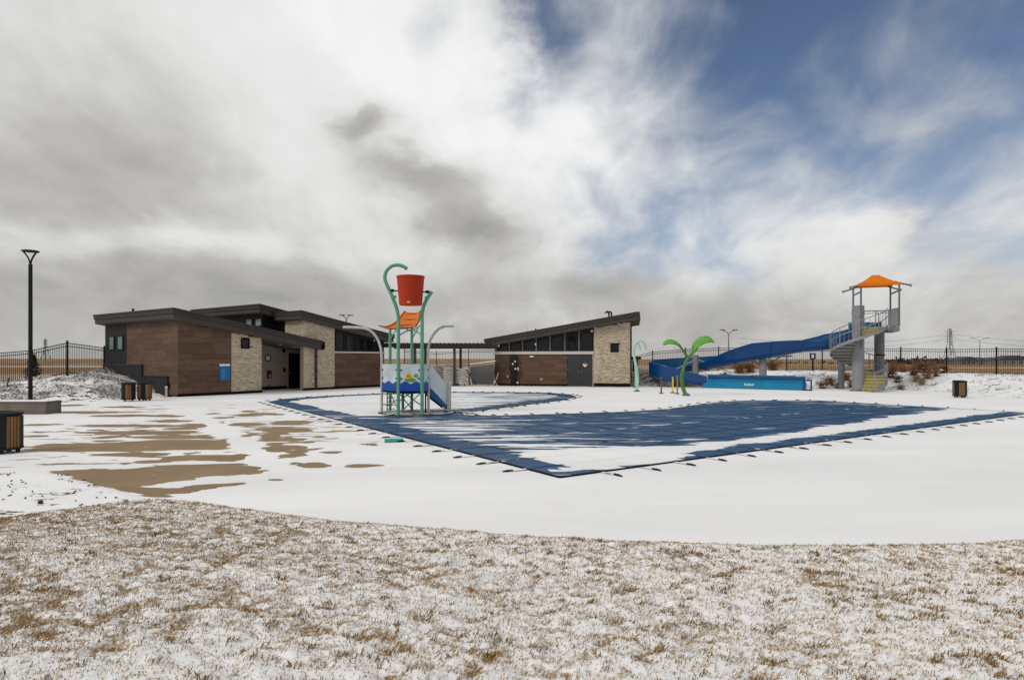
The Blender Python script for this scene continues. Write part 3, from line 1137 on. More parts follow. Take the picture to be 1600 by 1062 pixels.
def window(parent, x0, x1, z0, z1a, z1b, y, glass='glass', fr=.05, axis='x', frame_mat='black', depth=.05):
    """framed pane in the xz plane facing -y; the head may slope"""
    def ax(mb):
        if axis == 'y': mb.v = [(q[1], -q[0], q[2]) for q in mb.v]
        return mb
    wn = ax(MB().prism_y([(x0 + fr, z0 + fr), (x1 - fr, z0 + fr), (x1 - fr, z1b - fr), (x0 + fr, z1a - fr)], y - .012, y + .004)).build('window', M[glass], parent)
    f_ = MB()
    f_.prism_y([(x0, z0), (x1, z0), (x1, z0 + fr), (x0, z0 + fr)], y - depth, y + .006)
    f_.prism_y([(x0, z1a - fr), (x1, z1b - fr), (x1, z1b), (x0, z1a)], y - depth, y + .006)
    f_.prism_y([(x0, z0 + fr), (x0 + fr, z0 + fr), (x0 + fr, z1a - fr), (x0, z1a - fr)], y - depth, y + .006)
    f_.prism_y([(x1 - fr, z0 + fr), (x1, z0 + fr), (x1, z1b - fr), (x1 - fr, z1b - fr)], y - depth, y + .006)
    ax(f_).build('frame', M[frame_mat], wn)
    return wn


# ================================================================== bath house on the left
FA = math.atan2(.823, .569)
bh = empty('bath_house', (-17.4, 32.0, 0), FA, 'long brown and cream pool bath house with stepped dark sloping roofs on the left', 'building')
SL = 0.16
lo = lambda x: 4.0 - SL * x                     # soffit of the low wing
hb = lambda x: 5.62 - SL * x                    # soffit of the tower and clerestory wing (about 4.4 at x = 7.75)
ha = lambda x: 5.92 - SL * x                    # soffit of the rear wing
# low wing
w_ = MB()
w_.prism_y([(0.03, -.05), (4.80, -.05), (4.80, lo(4.8)), (0.03, lo(0))], 0.03, 8.5)
w_.build('low_wing_wall', M['dark_panel'], bh)
MB().box(-.03, 4.86, -.035, 0.02, -.05, .14).build('base_course', M['base'], bh)
planks(bh, 0.0, 2.93, lo, 0.15, 0.03)
planks(bh, -5.72, -0.004, lambda x: 4.0, 0.08, 0.03, axis='y',
       floor=lambda u: 1.05 if -3.7 < u <= -0.95 else (1.62 if u <= -3.7 else .08))
stones(bh, 2.95, 4.83, lo, 0.15, 0.028, holes=[(3.52, 4.06, 2.58, 3.12)])
MB().box(2.94, 4.83, .028, .20, 0.0, 3.2).build('stone_backing', M['base'], bh)
window(bh, 3.54, 4.04, 2.60, 3.10, 3.10, -.0, 'glass', .04)
# charcoal corner with two small windows on the gable (local u runs backwards along +y)
MB().box(0.0, .028, 5.73, 8.5, 1.0, lo(0)).build('corner_panel', M['dark_panel'], bh)
for a in (-6.93, -8.04):
    window(bh, a, a + .80, 2.50, 3.34, 3.34, -.0, 'glass_green', .06, axis='y', frame_mat='dark_panel')
# stepped plinth that follows the rising bed
pl = MB().box(-.10, .0, 3.75, 8.52, 0.3, 1.62).build('plinth', M['plinth'], bh)
MB().box(-.125, .012, 3.74, 8.53, 1.62, 1.68).build('plinth_cap', M['fascia'], pl)
pl = MB().box(-.10, .0, .95, 3.748, -.1, 1.02).build('plinth', M['plinth'], bh)
MB().box(-.118, .0, .94, 3.748, 1.02, 1.055).build('plinth_cap', M['dark_panel'], pl)
roof_slab(bh, -.42, 8.85, -.35, 9.0, 4.0, SL, .52, 'low_roof')
# entry recess
MB().prism_y([(4.6, 0.0), (10.1, 0.0), (10.1, 2.58), (8.8, 2.60), (4.6, lo(4.6) + .02)], 3.0, 3.15).build('entry_wall', M['stucco'], bh)
MB().box(4.80, 4.83, .2, 3.0, 0.0, 3.2).build('entry_side_wall', M['stucco'], bh)
MB().box(7.72, 7.755, .10, .34, 0.0, 2.75).build('entry_side_wall', M['stucco'], bh)
MB().box(4.84, 8.85, 2.965, 2.998, 0.0, .20).build('base_course', M['base'], bh)
dr = MB().box(8.72, 9.62, 2.95, 2.996, 0.0, 2.36).build('door', M['base'], bh)
MB().box(8.64, 8.72, 2.93, 2.998, 0.0, 2.44).box(9.62, 9.70, 2.93, 2.998, 0.0, 2.44).box(8.72, 9.62, 2.93, 2.998, 2.36, 2.44).build('door_frame', M['stucco'], dr)
MB().box(8.78, 8.90, 2.90, 2.95, 1.0, 1.08).build('handle', M['galv'], dr)
MB().box(8.28, 8.50, 2.93, 2.998, 2.40, 2.66).build('wall_light', M['black'], bh)
MB().box(8.36, 8.50, 2.94, 2.998, 1.10, 1.38).build('card_reader', M['black'], bh)
MB().box(7.22, 7.34, 2.93, 2.998, 0.18, 0.32).build('socket_cover', M['grey_dark'], bh)
for x in (5.3, 6.9):
    MB().lathe([(.001, -.03), (.10, -.03), (.10, .0)], 16, (x, 1.2, lo(x) - .02)).build('downlight', M['white'], bh, True)
# downspout and gutter at the low end
ds = MB().box(8.52, 8.64, -.16, -.06, .05, 2.75).build('downspout', M['fascia'], bh)
MB().box(8.50, 8.66, -.18, -.02, 1.2, 1.25).box(8.50, 8.66, -.18, -.02, 2.1, 2.15).build('bracket', M['black'], ds)
# tower
MB().prism_y([(7.76, 0.0), (10.12, 0.0), (10.12, hb(10.12)), (7.76, hb(7.76))], .03, .34).build('tower_wall', M['stucco'], bh)
MB().prism_y([(7.77, 2.72), (10.11, 2.72), (10.11, hb(10.12)), (7.77, hb(7.76))], .35, 2.9).build('tower_wall', M['base'], bh)
MB().box(9.9, 10.1, .35, 2.99, 0, 2.72).build('entry_side_wall', M['stucco'], bh)
stones(bh, 7.72, 10.13, hb, 0.15, .03, holes=[(8.78, 9.32, 2.56, 3.10)])
so = stones(bh, -1.9, -0.03, lambda x: hb(7.72), 2.7, 7.76, axis='y')
window(bh, 8.80, 9.30, 2.58, 3.08, 3.08, -.002, 'glass', .04)
MB().box(7.70, 10.14, -.03, .026, -.05, .14).build('base_course', M['base'], bh)
# clerestory wing
MB().prism_y([(10.13, 0.0), (14.6, 0.0), (14.6, hb(14.6)), (10.13, hb(10.13))], .10, 7.0).build('hall_wall', M['dark_panel'], bh)
planks(bh, 10.14, 14.6, lambda x: 2.36, 0.15, .10)
MB().box(10.135, 14.62, .02, .098, 2.37, 2.47).build('trim_band', M['trim'], bh)
MB().box(10.145, 14.62, .04, .098, -.05, .14).build('base_course', M['base'], bh)
for i in range(5):
    a = 10.26 + i * .87
    window(bh, a, a + .72, 2.50, hb(a) - .20, hb(a + .72) - .20, .098, 'glass', .05, frame_mat='dark_panel')
MB().lathe([(.001, .09), (.05, .08), (.07, .0), (.001, -.02)], 12, (13.6, .02, 3.25)).build('wall_light', M['white'], bh, True)
roof_slab(bh, 7.30, 15.2, -.35, 2.55, 5.62, SL, .50, 'tower_roof')
# rear wing
MB().prism_y([(7.0, 0.0), (14.5, 0.0), (14.5, ha(14.5)), (7.0, ha(7.0))], 3.2, 10.2).build('rear_wing_wall', M['dark_panel'], bh)
for a in (-5.10, -4.05):
    window(bh, a, a + .78, 4.08, 4.62, 4.62, 6.998, 'glass_pale', .06, axis='y', frame_mat='dark_panel')
MB().lathe([(.001, .07), (.05, .06), (.06, .0), (.001, -.02)], 12, (8.0, 3.17, 3.75)).build('wall_light', M['white'], bh, True)
roof_slab(bh, 6.35, 15.2, 2.56, 10.8, 5.92, SL, .52, 'rear_roof')
for x, y, z in ((-.2, 4.5, 4.5), (7.2, 5.0, 5.25)):
    MB().tube([(x, y, z), (x, y, z + .30)], .06, 8).build('vent_pipe', M['black'], bh, True)
MB().lathe([(.001, .09), (.06, .08), (.075, .0), (.001, -.02)], 12, (2.2, -.03, 2.9))

# things fixed to the bath house walls
Rb = Matrix.Rotation(FA, 4, 'Z')


def bhw(x, y, z):
    p = Rb @ Vector((x, y, z))
    return (p.x - 17.4, p.y + 32.0, p.z)


clk = empty('wall_clock', bhw(7.22, 2.998, 2.03), FA, 'round white wall clock with black rim beside the dark entrance', 'clock')
mb = MB()
mb.lathe([(.17, -.0), (.17, .03), (.22, .05), (.235, .03), (.235, .0)], 28)
mb.v = [(x, -z, y) for x, y, z in mb.v]
mb.build('rim', M['black'], clk, True)
mb = MB().lathe([(.001, .02), (.172, .02)], 28)
mb.v = [(x, -z, y) for x, y, z in mb.v]
mb.build('face', M['white'], clk)
MB().beam((0, -.028, 0), (.055, -.028, .075), .014, .006).build('hour_hand', M['black'], clk)
MB().beam((0, -.032, 0), (-.05, -.032, -.10), .010, .006).build('minute_hand', M['black'], clk)
fe = empty('fire_extinguisher_cabinet', bhw(7.28, 2.998, .72), FA, 'dark red fire extinguisher cabinet below the wall clock', 'fire extinguisher')
MB().box(-.14, .14, -.14, 0, 0, .52).build('box', M['red_dark'], fe, bevel=.01)
MB().box(-.03, .03, -.148, -.138, .06, .26).build('window', M['white'], fe)
sg = empty('pool_rules_sign', bhw(2.55, -.0, .78), FA, 'bright blue rectangular pool sign with white heading strip on the dark boards', 'sign')
MB().box(-.30, .30, -.03, -.0, 0, .80).build('board', M['blue_sign'], sg)
MB().box(-.30, .30, -.03, -.0, .805, .92).build('heading', M['white'], sg)
t_ = MB()
for i in range(9):
    t_.box(-.2, -.2 + random.uniform(.12, .3), -.0335, -.030, .10 + i * .07, .115 + i * .07)
t_.build('lettering', M['glass_pale'], sg)
cl = empty('cleanout_pipe', (-17.75, 31.55, 0), 0, 'short white capped pipe standing at the corner of the bath house', 'pipe')
MB().tube([(0, 0, 0), (0, 0, .52)], .055, 12).build('pipe', M['conc_pale'], cl, True)
MB().tube([(0, 0, .52), (0, 0, .57)], .065, 12).build('cap', M['white'], cl, True)

# ================================================================== pump house in the middle
PA = math.atan2(-2.1, 9.7)
ph = empty('pump_house', (-1.3, 45.7, 0), PA, 'single brown and cream pump house with one sloping roof rising to the right', 'building')
PS = -0.165
pt = lambda x: 3.02 - PS * x                     # soffit
MB().prism_y([(0.02, -.05), (7.32, -.05), (7.32, pt(7.32)), (0.02, pt(0))], .06, 7.0).build('wall', M['dark_panel'], ph)
MB().prism_y([(7.33, -.05), (9.88, -.05), (9.88, pt(9.88)), (7.33, pt(7.33))], .035, 7.0).build('end_wall', M['base'], ph)
planks(ph, 0.0, 5.42, lambda x: 2.30, 0.13, .06)
MB().box(0, 5.40, .0, .058, -.05, .12).build('base_course', M['base'], ph)
MB().box(-.02, 7.33, -.05, .056, 2.31, 2.52).build('trim_band', M['trim'], ph)
stones(ph, 7.34, 9.92, pt, .22, .035, holes=[(8.53, 9.11, 2.48, 3.10)])
stones(ph, -7.0, -.035, lambda x: pt(9.9), .22, -9.88, axis='y') if False else None
MB().box(7.36, 9.90, -.01, .033, -.05, .21).build('base_course', M['base'], ph)
window(ph, 8.55, 9.09, 2.50, 3.08, 3.08, .0, 'glass', .04)
for k, (a, b) in enumerate(((327, 418), (446, 538), (568, 660), (690, 780), (812, 905), (945, 1032), (1068, 1160))):
    x0, x1 = .24 + (a - 327) * .00838, .24 + (b - 327) * .00838
    window(ph, x0, x1, 2.55, pt(x0) - .16 - .02 * k, pt(x1) - .16 - .02 * k, .058, 'glass', .05, frame_mat='dark_panel')
for x in (.12, 1.12, 2.12, 3.14, 4.16, 5.24, 6.28):
    MB().box(x - .045, x + .045, .02, .056, 2.525, pt(x) - .03).build('mullion', M['grey_dark'], ph)
for k in range(2):
    d_ = MB().box(5.46 + k * .905, 6.355 + k * .905, .0, .057, .02, 2.28).build('door', M['door'], ph)
    MB().box(6.25 + k * .2, 6.30 + k * .2, -.05, .0, .95, 1.15).build('handle', M['grey_dark'], d_)
    for z in (.3, 1.15, 2.0):
        MB().box(5.462 + k * 1.775, 5.482 + k * 1.775, -.012, .0, z, z + .12).build('hinge', M['galv'], d_)
MB().box(7.27, 7.325, -.02, .057, .0, 2.30).build('door_frame', M['trim'], ph)
roof_slab(ph, -.65, 10.55, -.55, 7.6, 3.02, PS, .50, 'roof')
for i, dx_ in enumerate((0, .17)):
    z0 = pt(8.35) + .48
    p = [(8.35 + dx_, 1.2 + .3 * i, z0), (8.35 + dx_, 1.2 + .3 * i, z0 + .42), (8.30 + dx_, 1.2 + .3 * i, z0 + .54), (8.18 + dx_, 1.2 + .3 * i, z0 + .56), (8.08 + dx_, 1.2 + .3 * i, z0 + .44)]
    MB().tube(smooth_path(p, 4), .06, 8).build('gooseneck_vent', M['black'], ph, True)
MB().tube([(2.85, 1.5, pt(2.85) + .48), (2.85, 1.5, pt(2.85) + .80)], .05, 8).build('vent_pipe', M['black'], ph, True)
MB().tube([(2.1, 2.5, pt(2.1) + .45), (1.98, 2.5, pt(2.1) + 1.15)], .012, 5).build('antenna', M['galv'], ph)
for x, z in ((3.1, 3.05), (.32, 2.95), (7.2, 3.98)):
    MB().lathe([(.001, .09), (.06, .07), (.08, .0), (.06, -.07), (.001, -.09)], 12, (x, .0, z)).build('wall_light', M['white'], ph, True)
MB().box(2.66, 2.96, -.03, .03, 2.10, 2.19).build('vent_grille', M['white'], ph)
mb = MB().lathe([(.001, .06), (.09, .05), (.11, .0)], 14)
mb.v = [(x + 3.52, .03 - z, y + .48) for x, y, z in mb.v]
mb.build('hose_outlet', M['galv'], ph, True)
hz = empty('hazard_sign', (0, 0, 0), PA, 'small white diamond hazard sign on the grey double door', 'sign')
q = Matrix.Rotation(PA, 4, 'Z') @ Vector((6.72, -.004, 1.55))
hz.location = (q.x - 1.3, q.y + 45.7, q.z)
s_ = .085
for (cx_, cz_, mm) in ((0, s_, 'blue_sign'), (-s_, 0, 'white'), (s_, 0, 'flower_y'), (0, -s_, 'white')):
    MB().prism_y([(cx_, cz_ - s_ * .93), (cx_ + s_ * .93, cz_), (cx_, cz_ + s_ * .93), (cx_ - s_ * .93, cz_)], -.012, -.006).build('diamond', M['black' if mm == 'blue_sign' else mm], hz)
MB().prism_y([(0, -s_ * 2.15), (s_ * 2.15, 0), (0, s_ * 2.15), (-s_ * 2.15, 0)], -.006, -.001).build('board', M['trim'], hz)


def phw(x, y, z=0.0):
    p = Matrix.Rotation(PA, 4, 'Z') @ Vector((x, y, z))
    return (p.x - 1.3, p.y + 45.7, p.z)


ub = empty('electrical_cabinet', phw(1.48, -.05), PA, 'tall dark electrical cabinet against the brown boards of the pump house', 'cabinet')
MB().box(-.24, .24, -.30, .03, 1.05, 2.24).build('upper_box', M['dark_panel'], ub, bevel=.01)
MB().box(-.20, .18, -.22, .03, .0, 1.048).build('pedestal', M['black'], ub, bevel=.01)
MB().box(.25, .40, -.16, .02, 1.12, 1.36).build('meter_box', M['trim'], ub)
for x, z in ((-.02, 1.60), (.16, 1.78), (.18, 1.25)):
    mb = MB().lathe([(.001, .05), (.055, .04), (.065, .0)], 12)
    mb.v = [(a + x, -.30 - c_, b_ + z) for a, b_, c_ in mb.v]
    mb.build('dial', M['white'], ub, True)
MB().box(.22, .34, -.10, .02, .16, .30).build('socket_box', M['white'], ub)
MB().box(-.50, -.40, -.06, .02, .60, .74).build('conduit_box', M['trim'], ub)

# ================================================================== pergola
pg = empty('pergola', (-9.3, 44.6, 0), 0, 'dark flat slatted pergola between the bath house and the pump house', 'pergola')
pw = 8.0
for (x, y) in ((2.25, 0), (5.12, 0), (2.25, 5.4), (5.12, 5.4)):
    po = MB().box(x - .09, x + .09, y - .09, y + .09, 0 if y < 1 else .3, 2.88).build('post', M['fascia'], pg)
    MB().box(x - .15, x + .15, y - .15, y + .15, 0 if y < 1 else .3, .03 if y < 1 else .34).build('base_plate', M['black'], po)
for y in (-.06, 5.46):
    MB().box(-.3, pw, y - .07, y + .07, 2.80, 3.10).build('beam', M['fascia'], pg)
sl = MB().box(-.04, .04, -.4, 5.9, 2.965, 3.135).build('slat', M['fascia'], pg)
for i in range(27):
    if i: inst(sl, pg, (-.1 + i * .3, 0, 0))
    else: sl.location = (-.1, 0, 0)

# ================================================================== stacked loungers under the pergola
def lounger_meshes(kind):
    root = empty('sun_lounger')
    prof = [(-.95, .16), (-.6, .19), (0, .14), (.45, .15), (.72, .10), (.90, -.04), (.98, -.20)] if kind == 'resin' else [(-.95, .05), (-.3, .05), (.4, .05), (.95, .07)]
    fr = M['resin'] if kind == 'resin' else M['dark_frame']
    for s in (-.32, .32):
        q_ = smooth_path([(x, s, z) for x, z in prof], 3)
        rb = MB()
        rh = .034 if kind == 'resin' else .046
        for a_, b_ in zip(q_[:-1], q_[1:]):
            rb.add([(a_.x, s - .02, a_.z - rh), (b_.x, s - .02, b_.z - rh), (b_.x, s - .02, b_.z + rh), (a_.x, s - .02, a_.z + rh),
                    (a_.x, s + .02, a_.z - rh), (b_.x, s + .02, b_.z - rh), (b_.x, s + .02, b_.z + rh), (a_.x, s + .02, a_.z + rh)],
                   [(0, 1, 2, 3), (7, 6, 5, 4), (0, 4, 5, 1), (3, 2, 6, 7)])
        rb.build('side_rail', fr, root)
    sl_ = MB()
    pp = smooth_path([(x, 0, z) for x, z in prof], 3)
    for a, b in zip(pp[:-1], pp[1:]):
        sl_.add([(a.x, -.30, a.z + .012), (b.x, -.30, b.z + .012), (b.x, .30, b.z + .012), (a.x, .30, a.z + .012),
                 (a.x, -.30, a.z), (b.x, -.30, b.z), (b.x, .30, b.z), (a.x, .30, a.z)], [(0, 1, 2, 3), (7, 6, 5, 4), (0, 4, 5, 1), (3, 2, 6, 7)])
    sl_.build('sling', M['sling'], root)
    for x in (-.7, .55):
        for s in (-.22, .22):
            MB().box(x - .03, x + .03, s - .03, s + .03, -.06 if kind == 'resin' else -.05, .08).build('leg', fr, root)
    return root


ORD = ['lowest', 'second lowest', 'third lowest', 'fourth lowest', 'fifth from the ground', 'sixth from the ground', 'seventh from the ground', 'eighth from the ground', 'ninth from the ground', 'tenth from the ground', 'eleventh from the ground', 'twelfth from the ground', 'topmost']


def stack(kind, x, y, rz, n, dz, word, group, tilt=0.0, drift=0.0):
    src = None
    for i in range(n):
        if src is None:
            src = lounger_meshes(kind)
            o = src
        else:
            o = copy_tree(src)
        o.location = (x + random.uniform(-.03, .03) + drift * i, y + random.uniform(-.02, .02), .10 + i * dz)
        o.rotation_euler = (0, tilt * i / n, rz + random.uniform(-.03, .03))
        if kind == 'dark': o.scale = (.80 + .20 * i / (n - 1), 1, 1)
        pl_ = 'topmost' if i == n - 1 else ORD[i]
        tag(o, '%s %s' % (word, pl_ + ' of its stack'), 'lounger', group)


stack('resin', -4.05, 45.0, math.radians(-8), 10, .112, 'grey curved lounger beside the pergola post,', 'curved loungers stacked beside the pergola post', 0.10)
stack('resin', -5.0, 46.2, math.radians(-10), 10, .118, 'grey curved lounger behind the toddler slide,', 'curved loungers in the rear stack', 0.10)
stack('dark', -2.15, 45.3, math.radians(-4), 13, .105, 'dark flat lounger beside the pump house,', 'flat loungers stacked by the pump house', -0.10, .0)
sn = empty('snow_slab', (-2.15, 45.3, 1.58), math.radians(-4), 'thin sloping slab of snow on top of the dark lounger stack', 'snow')
mb = MB().add([(-.98, -.36, -.02), (.98, -.36, .22), (.98, .36, .22), (-.98, .36, -.02), (-.95, -.33, .03), (.95, -.33, .28), (.95, .33, .28), (-.95, .33, .03)],
              [(3, 2, 1, 0), (4, 5, 6, 7), (0, 1, 5, 4), (1, 2, 6, 5), (2, 3, 7, 6), (3, 0, 4, 7)])
mb.build('slab', M['snowcap'], sn, bevel=.02)
rp = MB().tube(smooth_path([(-3.3, 44.75, .04), (-3.05, 44.85, .35), (-3.2, 44.9, .8), (-3.35, 45.0, 1.15)], 5), .035, 6)
o = rp.build('tie_rope', M['rope'], None, True)
tag(o, 'pale rope hanging down the left side of the dark lounger stack', 'rope')
rp = MB().tube(smooth_path([(-1.05, 44.7, .04), (-1.22, 44.8, .30), (-1.12, 44.85, .55), (-1.0, 44.9, .95)], 5), .03, 6)
o = rp.build('tie_rope', M['rope'], None, True)
tag(o, 'pale rope hanging between the dark lounger stack and the pump house', 'rope')
o = MB().box(-3.3, -.95, 44.35, 44.75, .004, .06).build('timber_plank', M['rope'], None)
tag(o, 'long pale timber lying on the deck in front of the dark lounger stack', 'timber')

# ================================================================== fences
def fence(name_label, pts, spacing=2.44, hgt=1.72, pick=0.118):
    P0 = pts[0]
    root = empty('iron_fence', (P0[0], P0[1], gz(*P0)), 0, name_label, 'fence')
    ox, oy, oz = root.location
    # resample to posts
    posts = []
    for i in range(len(pts) - 1):
        a, b = Vector(pts[i]), Vector(pts[i + 1])
        n = max(1, round((b - a).length / spacing))
        posts += [a.lerp(b, k / n) for k in range(n)]
    posts.append(Vector(pts[-1]))
    zs = [gz(p.x, p.y) + .02 for p in posts]
    psrc = csrc = None
    for p, z in zip(posts, zs):
        if psrc is None:
            psrc = MB().box(-.036, .036, -.036, .036, -.25, hgt + .10).add(
                [(-.045, -.045, hgt + .10), (.045, -.045, hgt + .10), (.045, .045, hgt + .10), (-.045, .045, hgt + .10), (0, 0, hgt + .15)],
                [(0, 1, 4), (1, 2, 4), (2, 3, 4), (3, 0, 4), (3, 2, 1, 0)]).build('post', M['fence'], root)
            o = psrc
        else:
            o = inst(psrc, root)
        o.location = (p.x - ox, p.y - oy, z - oz)
    for i in range(len(posts) - 1):
        a, b = posts[i], posts[i + 1]
        za, zb = zs[i], zs[i + 1]
        for h in (.14, hgt - .17, hgt):
            MB().beam((a.x - ox, a.y - oy, za - oz + h), (b.x - ox, b.y - oy, zb - oz + h), .032, .038).build('rail', M['fence'], root)
        pk = pick[min(i, len(pick) - 1)] if isinstance(pick, tuple) else pick
        n = int((b - a).length / pk)
        ang = math.atan2(b.y - a.y, b.x - a.x)
        for k in range(1, n):
            t = k / n
            q = a.lerp(b, t)
            if csrc is None:
                csrc = MB().box(-.0095, .0095, -.0095, .0095, .04, hgt - .01).build('picket', M['fence'], root)
                o = csrc
            else:
                o = inst(csrc, root)
            o.location = (q.x - ox, q.y - oy, za + (zb - za) * t - oz)
            o.rotation_euler = (0, 0, ang)
    return root


fence('black iron picket fence on the snowy bank left of the bath house', [(-36.0, 34.6), (-31.0, 34.3), (-26.6, 34.0), (-23.6, 32.6), (-25.15, 37.9)], 6.0, pick=(.115, .115, .16, .24))
fence('black iron picket fence far behind the pergola', [(-10.5, 60.0), (8.4, 58.5)], 3.05, 1.55, pick=.15)
fence('black iron picket fence along the right-hand bank behind the blue water slide', [(8.7, 49.5), (19.0, 48.6), (26.5, 47.0), (32.8, 41.6), (35.5, 36.5), (37.5, 31.5)], 2.6, pick=.128)

# ================================================================== litter bins
def bin_proto():
    root = empty('litter_bin')
    W = .29
    b = MB()
    b.prism([(W * math.cos(a) * k, W * math.sin(a) * k) for a, k in [(math.radians(22.5 + 45 * i), 1.0) for i in range(8)]], .07, .80)
    b.build('body', M['black'], root)
    # wooden slats on the four main faces
    sl_ = None
    R_ = W * math.cos(math.radians(22.5)) + .012
    for fcs in range(4):
        a = math.radians(90 * fcs)
        for k in (-.072, -.024, .024, .072):
            p = (R_ * math.cos(a) - k * math.sin(a) * 1.25, R_ * math.sin(a) + k * math.cos(a) * 1.25, 0)
            if sl_ is None:
                sl_ = MB().box(-.012, .012, -.024, .024, .11, .78).build('slat', M['wood'], root, bevel=.004)
                o = sl_
            else:
                o = inst(sl_, root)
            o.location = p
            o.rotation_euler = (0, 0, a)
    MB().lathe([(.30, .80), (.325, .81), (.33, .845), (.30, .872), (.20, .880), (.18, .84), (.001, .82)], 20).build('lid', M['black'], root, True)
    MB().lathe([(.305, .09), (.32, .09), (.32, .125), (.305, .125)], 20).build('bottom_hoop', M['black'], root, True)
    for i in range(4):
        a = math.radians(45 + 90 * i)
        MB().box(-.03, .03, -.03, .03, 0, .09).build('foot', M['black'], root, loc=(.22 * math.cos(a), .22 * math.sin(a), 0))
    return root


bp_ = bin_proto()
bins = [((8, 707), 68, 'black litter bin with wooden slats cut off by the left edge of the picture'),
        ((201, 626.5), 30, 'left one of two wooden-slatted litter bins at the foot of the bank'),
        ((226, 625.5), 62, 'right one of two wooden-slatted litter bins, nearest the bath house'),
        ((1499.5, 621), 72, 'wooden-slatted litter bin alone in front of the snowy bank on the right')]
for i, ((x, y), rz, lb) in enumerate(bins):
    o = bp_ if i == 0 else copy_tree(bp_)
    gx_, gy_ = G(x, y)
    o.location = (gx_, gy_, 0)
    o.rotation_euler = (0, 0, math.radians(rz))
    tag(o, lb, 'litter bin', 'wooden-slatted litter bins')

# ================================================================== concrete bench, light pole
o = empty('concrete_bench', (-18.6, 22.4, 0), 0, 'low plain concrete bench wall at the left edge in front of the light pole', 'bench')
MB().box(-3.2, 1.9, -.38, .38, -.05, .40).build('seat_block', M['concrete'], o, bevel=.02)
MB().box(-3.21, 1.91, -.39, .39, .40, .46).build('coping', M['concrete'], o, bevel=.015)
MB().box(-3.15, 1.85, -.36, .36, .458, .475).build('snow', M['snowcap'], o, bevel=.008)
lp = empty('light_pole', (-18.85, 24.05, 0), 0, 'tall black light pole with forked ring head at the left', 'light pole')
MB().tube([(0, 0, 0), (0, 0, 5.6)], [.075, .068], 16).build('shaft', M['black'], lp, True)
MB().lathe([(.16, 0), (.16, .08), (.10, .14)], 20).build('base_collar', M['black'], lp, True)
MB().tube([(0, 0, 5.6), (0, 0, 5.68)], .07, 12).build('neck', M['black'], lp, True)
for a in (0, 180, 90):
    c_, s_ = math.cos(math.radians(a)), math.sin(math.radians(a))
    MB().tube(smooth_path([(0, 0, 5.6), (.05 * c_, .05 * s_, 5.85), (.16 * c_, .16 * s_, 6.05), (.28 * c_, .28 * s_, 6.18)], 4), .028, 8).build('fork_arm', M['black'], lp, True)
MB().lathe([(.001, 6.23), (.26, 6.225), (.30, 6.205), (.30, 6.185), (.27, 6.17), (.22, 6.18), (.001, 6.19)], 28).build('ring_head', M['black'], lp, True)

# conifer behind the fence
cf = empty('young_conifer', (-27.75, 35.6, gz(-27.75, 35.6) - .1), 0, 'small dark green conifer on the bank behind the light pole', 'tree')
MB().tube([(0, 0, -.1), (0, 0, 1.5)], [.045, .01], 6).build('trunk', M['bark'], cf)
n = 2600
hz_ = RNG.random(n) ** 1.2
rad = (1 - hz_) * .50 * (0.35 + .65 * RNG.random(n)) + .02
th = RNG.random(n) * 6.283
rad *= 0.75 + .4 * np.sin(th * 3 + hz_ * 20)
c0 = np.stack([rad * np.cos(th), rad * np.sin(th), .12 + hz_ * 1.4 - rad * .25], 1)
dv = np.stack([np.cos(th), np.sin(th), -.2 + .5 * RNG.standard_normal(n)], 1) * .09
sd_ = np.stack([-np.sin(th), np.cos(th), .5 * RNG.standard_normal(n)], 1) * .018
V = np.stack([c0 - sd_, c0 + sd_, c0 + dv], 1).reshape(-1, 3)
mesh_np('crown', V, np.arange(n * 3).reshape(-1, 3), M['conifer'], cf)
cf.scale = (1.45, 1.45, 1.2)
o = MB().tube([(-25.2, 30.6, gz(-25.2, 30.6) - .1), (-25.05, 30.6, gz(-25.2, 30.6) + .55)], .025, 6).build('timber_stake', M['bark'], None)
tag(o, 'thin leaning wooden stake on the bank left of the light pole', 'stake')

# ================================================================== splash play structure with tipping bucket
SX, SY = -3.6, 22.3
ps = empty('water_play_structure', (SX, SY, 0), 0, 'toddler water play structure with green posts and red tipping bucket over the blue cover', 'play structure')


def L(px, py, d):
    x, y, z = at(px, py, d)
    return (x - SX, y - SY, z)


G1, G2 = 21.5, 21.5
# green posts
g1 = [L(622.3, 651, G1), L(622.3, 560, G1), L(622.5, 505, G1), L(621.5, 490, G1), L(618, 477, G1), L(611, 459, G1), L(604, 444, G1), L(601.3, 434, G1), L(603.5, 424, G1), L(611, 416.3, G1), L(621, 414, G1), L(630, 416, G1), L(636, 420, G1)]
MB().tube(smooth_path(g1, 5), .062, 12).build('hooked_post', M['green'], ps, True)
g2 = [L(659.5, 651, G2), L(659.5, 560, G2), L(659.5, 500, G2), L(660, 488, G2), L(663, 476, G2), L(669, 464, G2), L(675, 455.5, G2)]
MB().tube(smooth_path(g2, 5), .062, 12).build('bent_post', M['green'], ps, True)
for x in (609.5, 643.5):
    MB().tube([L(x, 642, 23.3), L(x, 507, 23.3)], .055, 10).build('post', M['green'], ps, True)
MB().tube([L(629.5, 640, 23.0), L(629.5, 607, 23.0)], .055, 10).build('post', M['green'], ps, True)
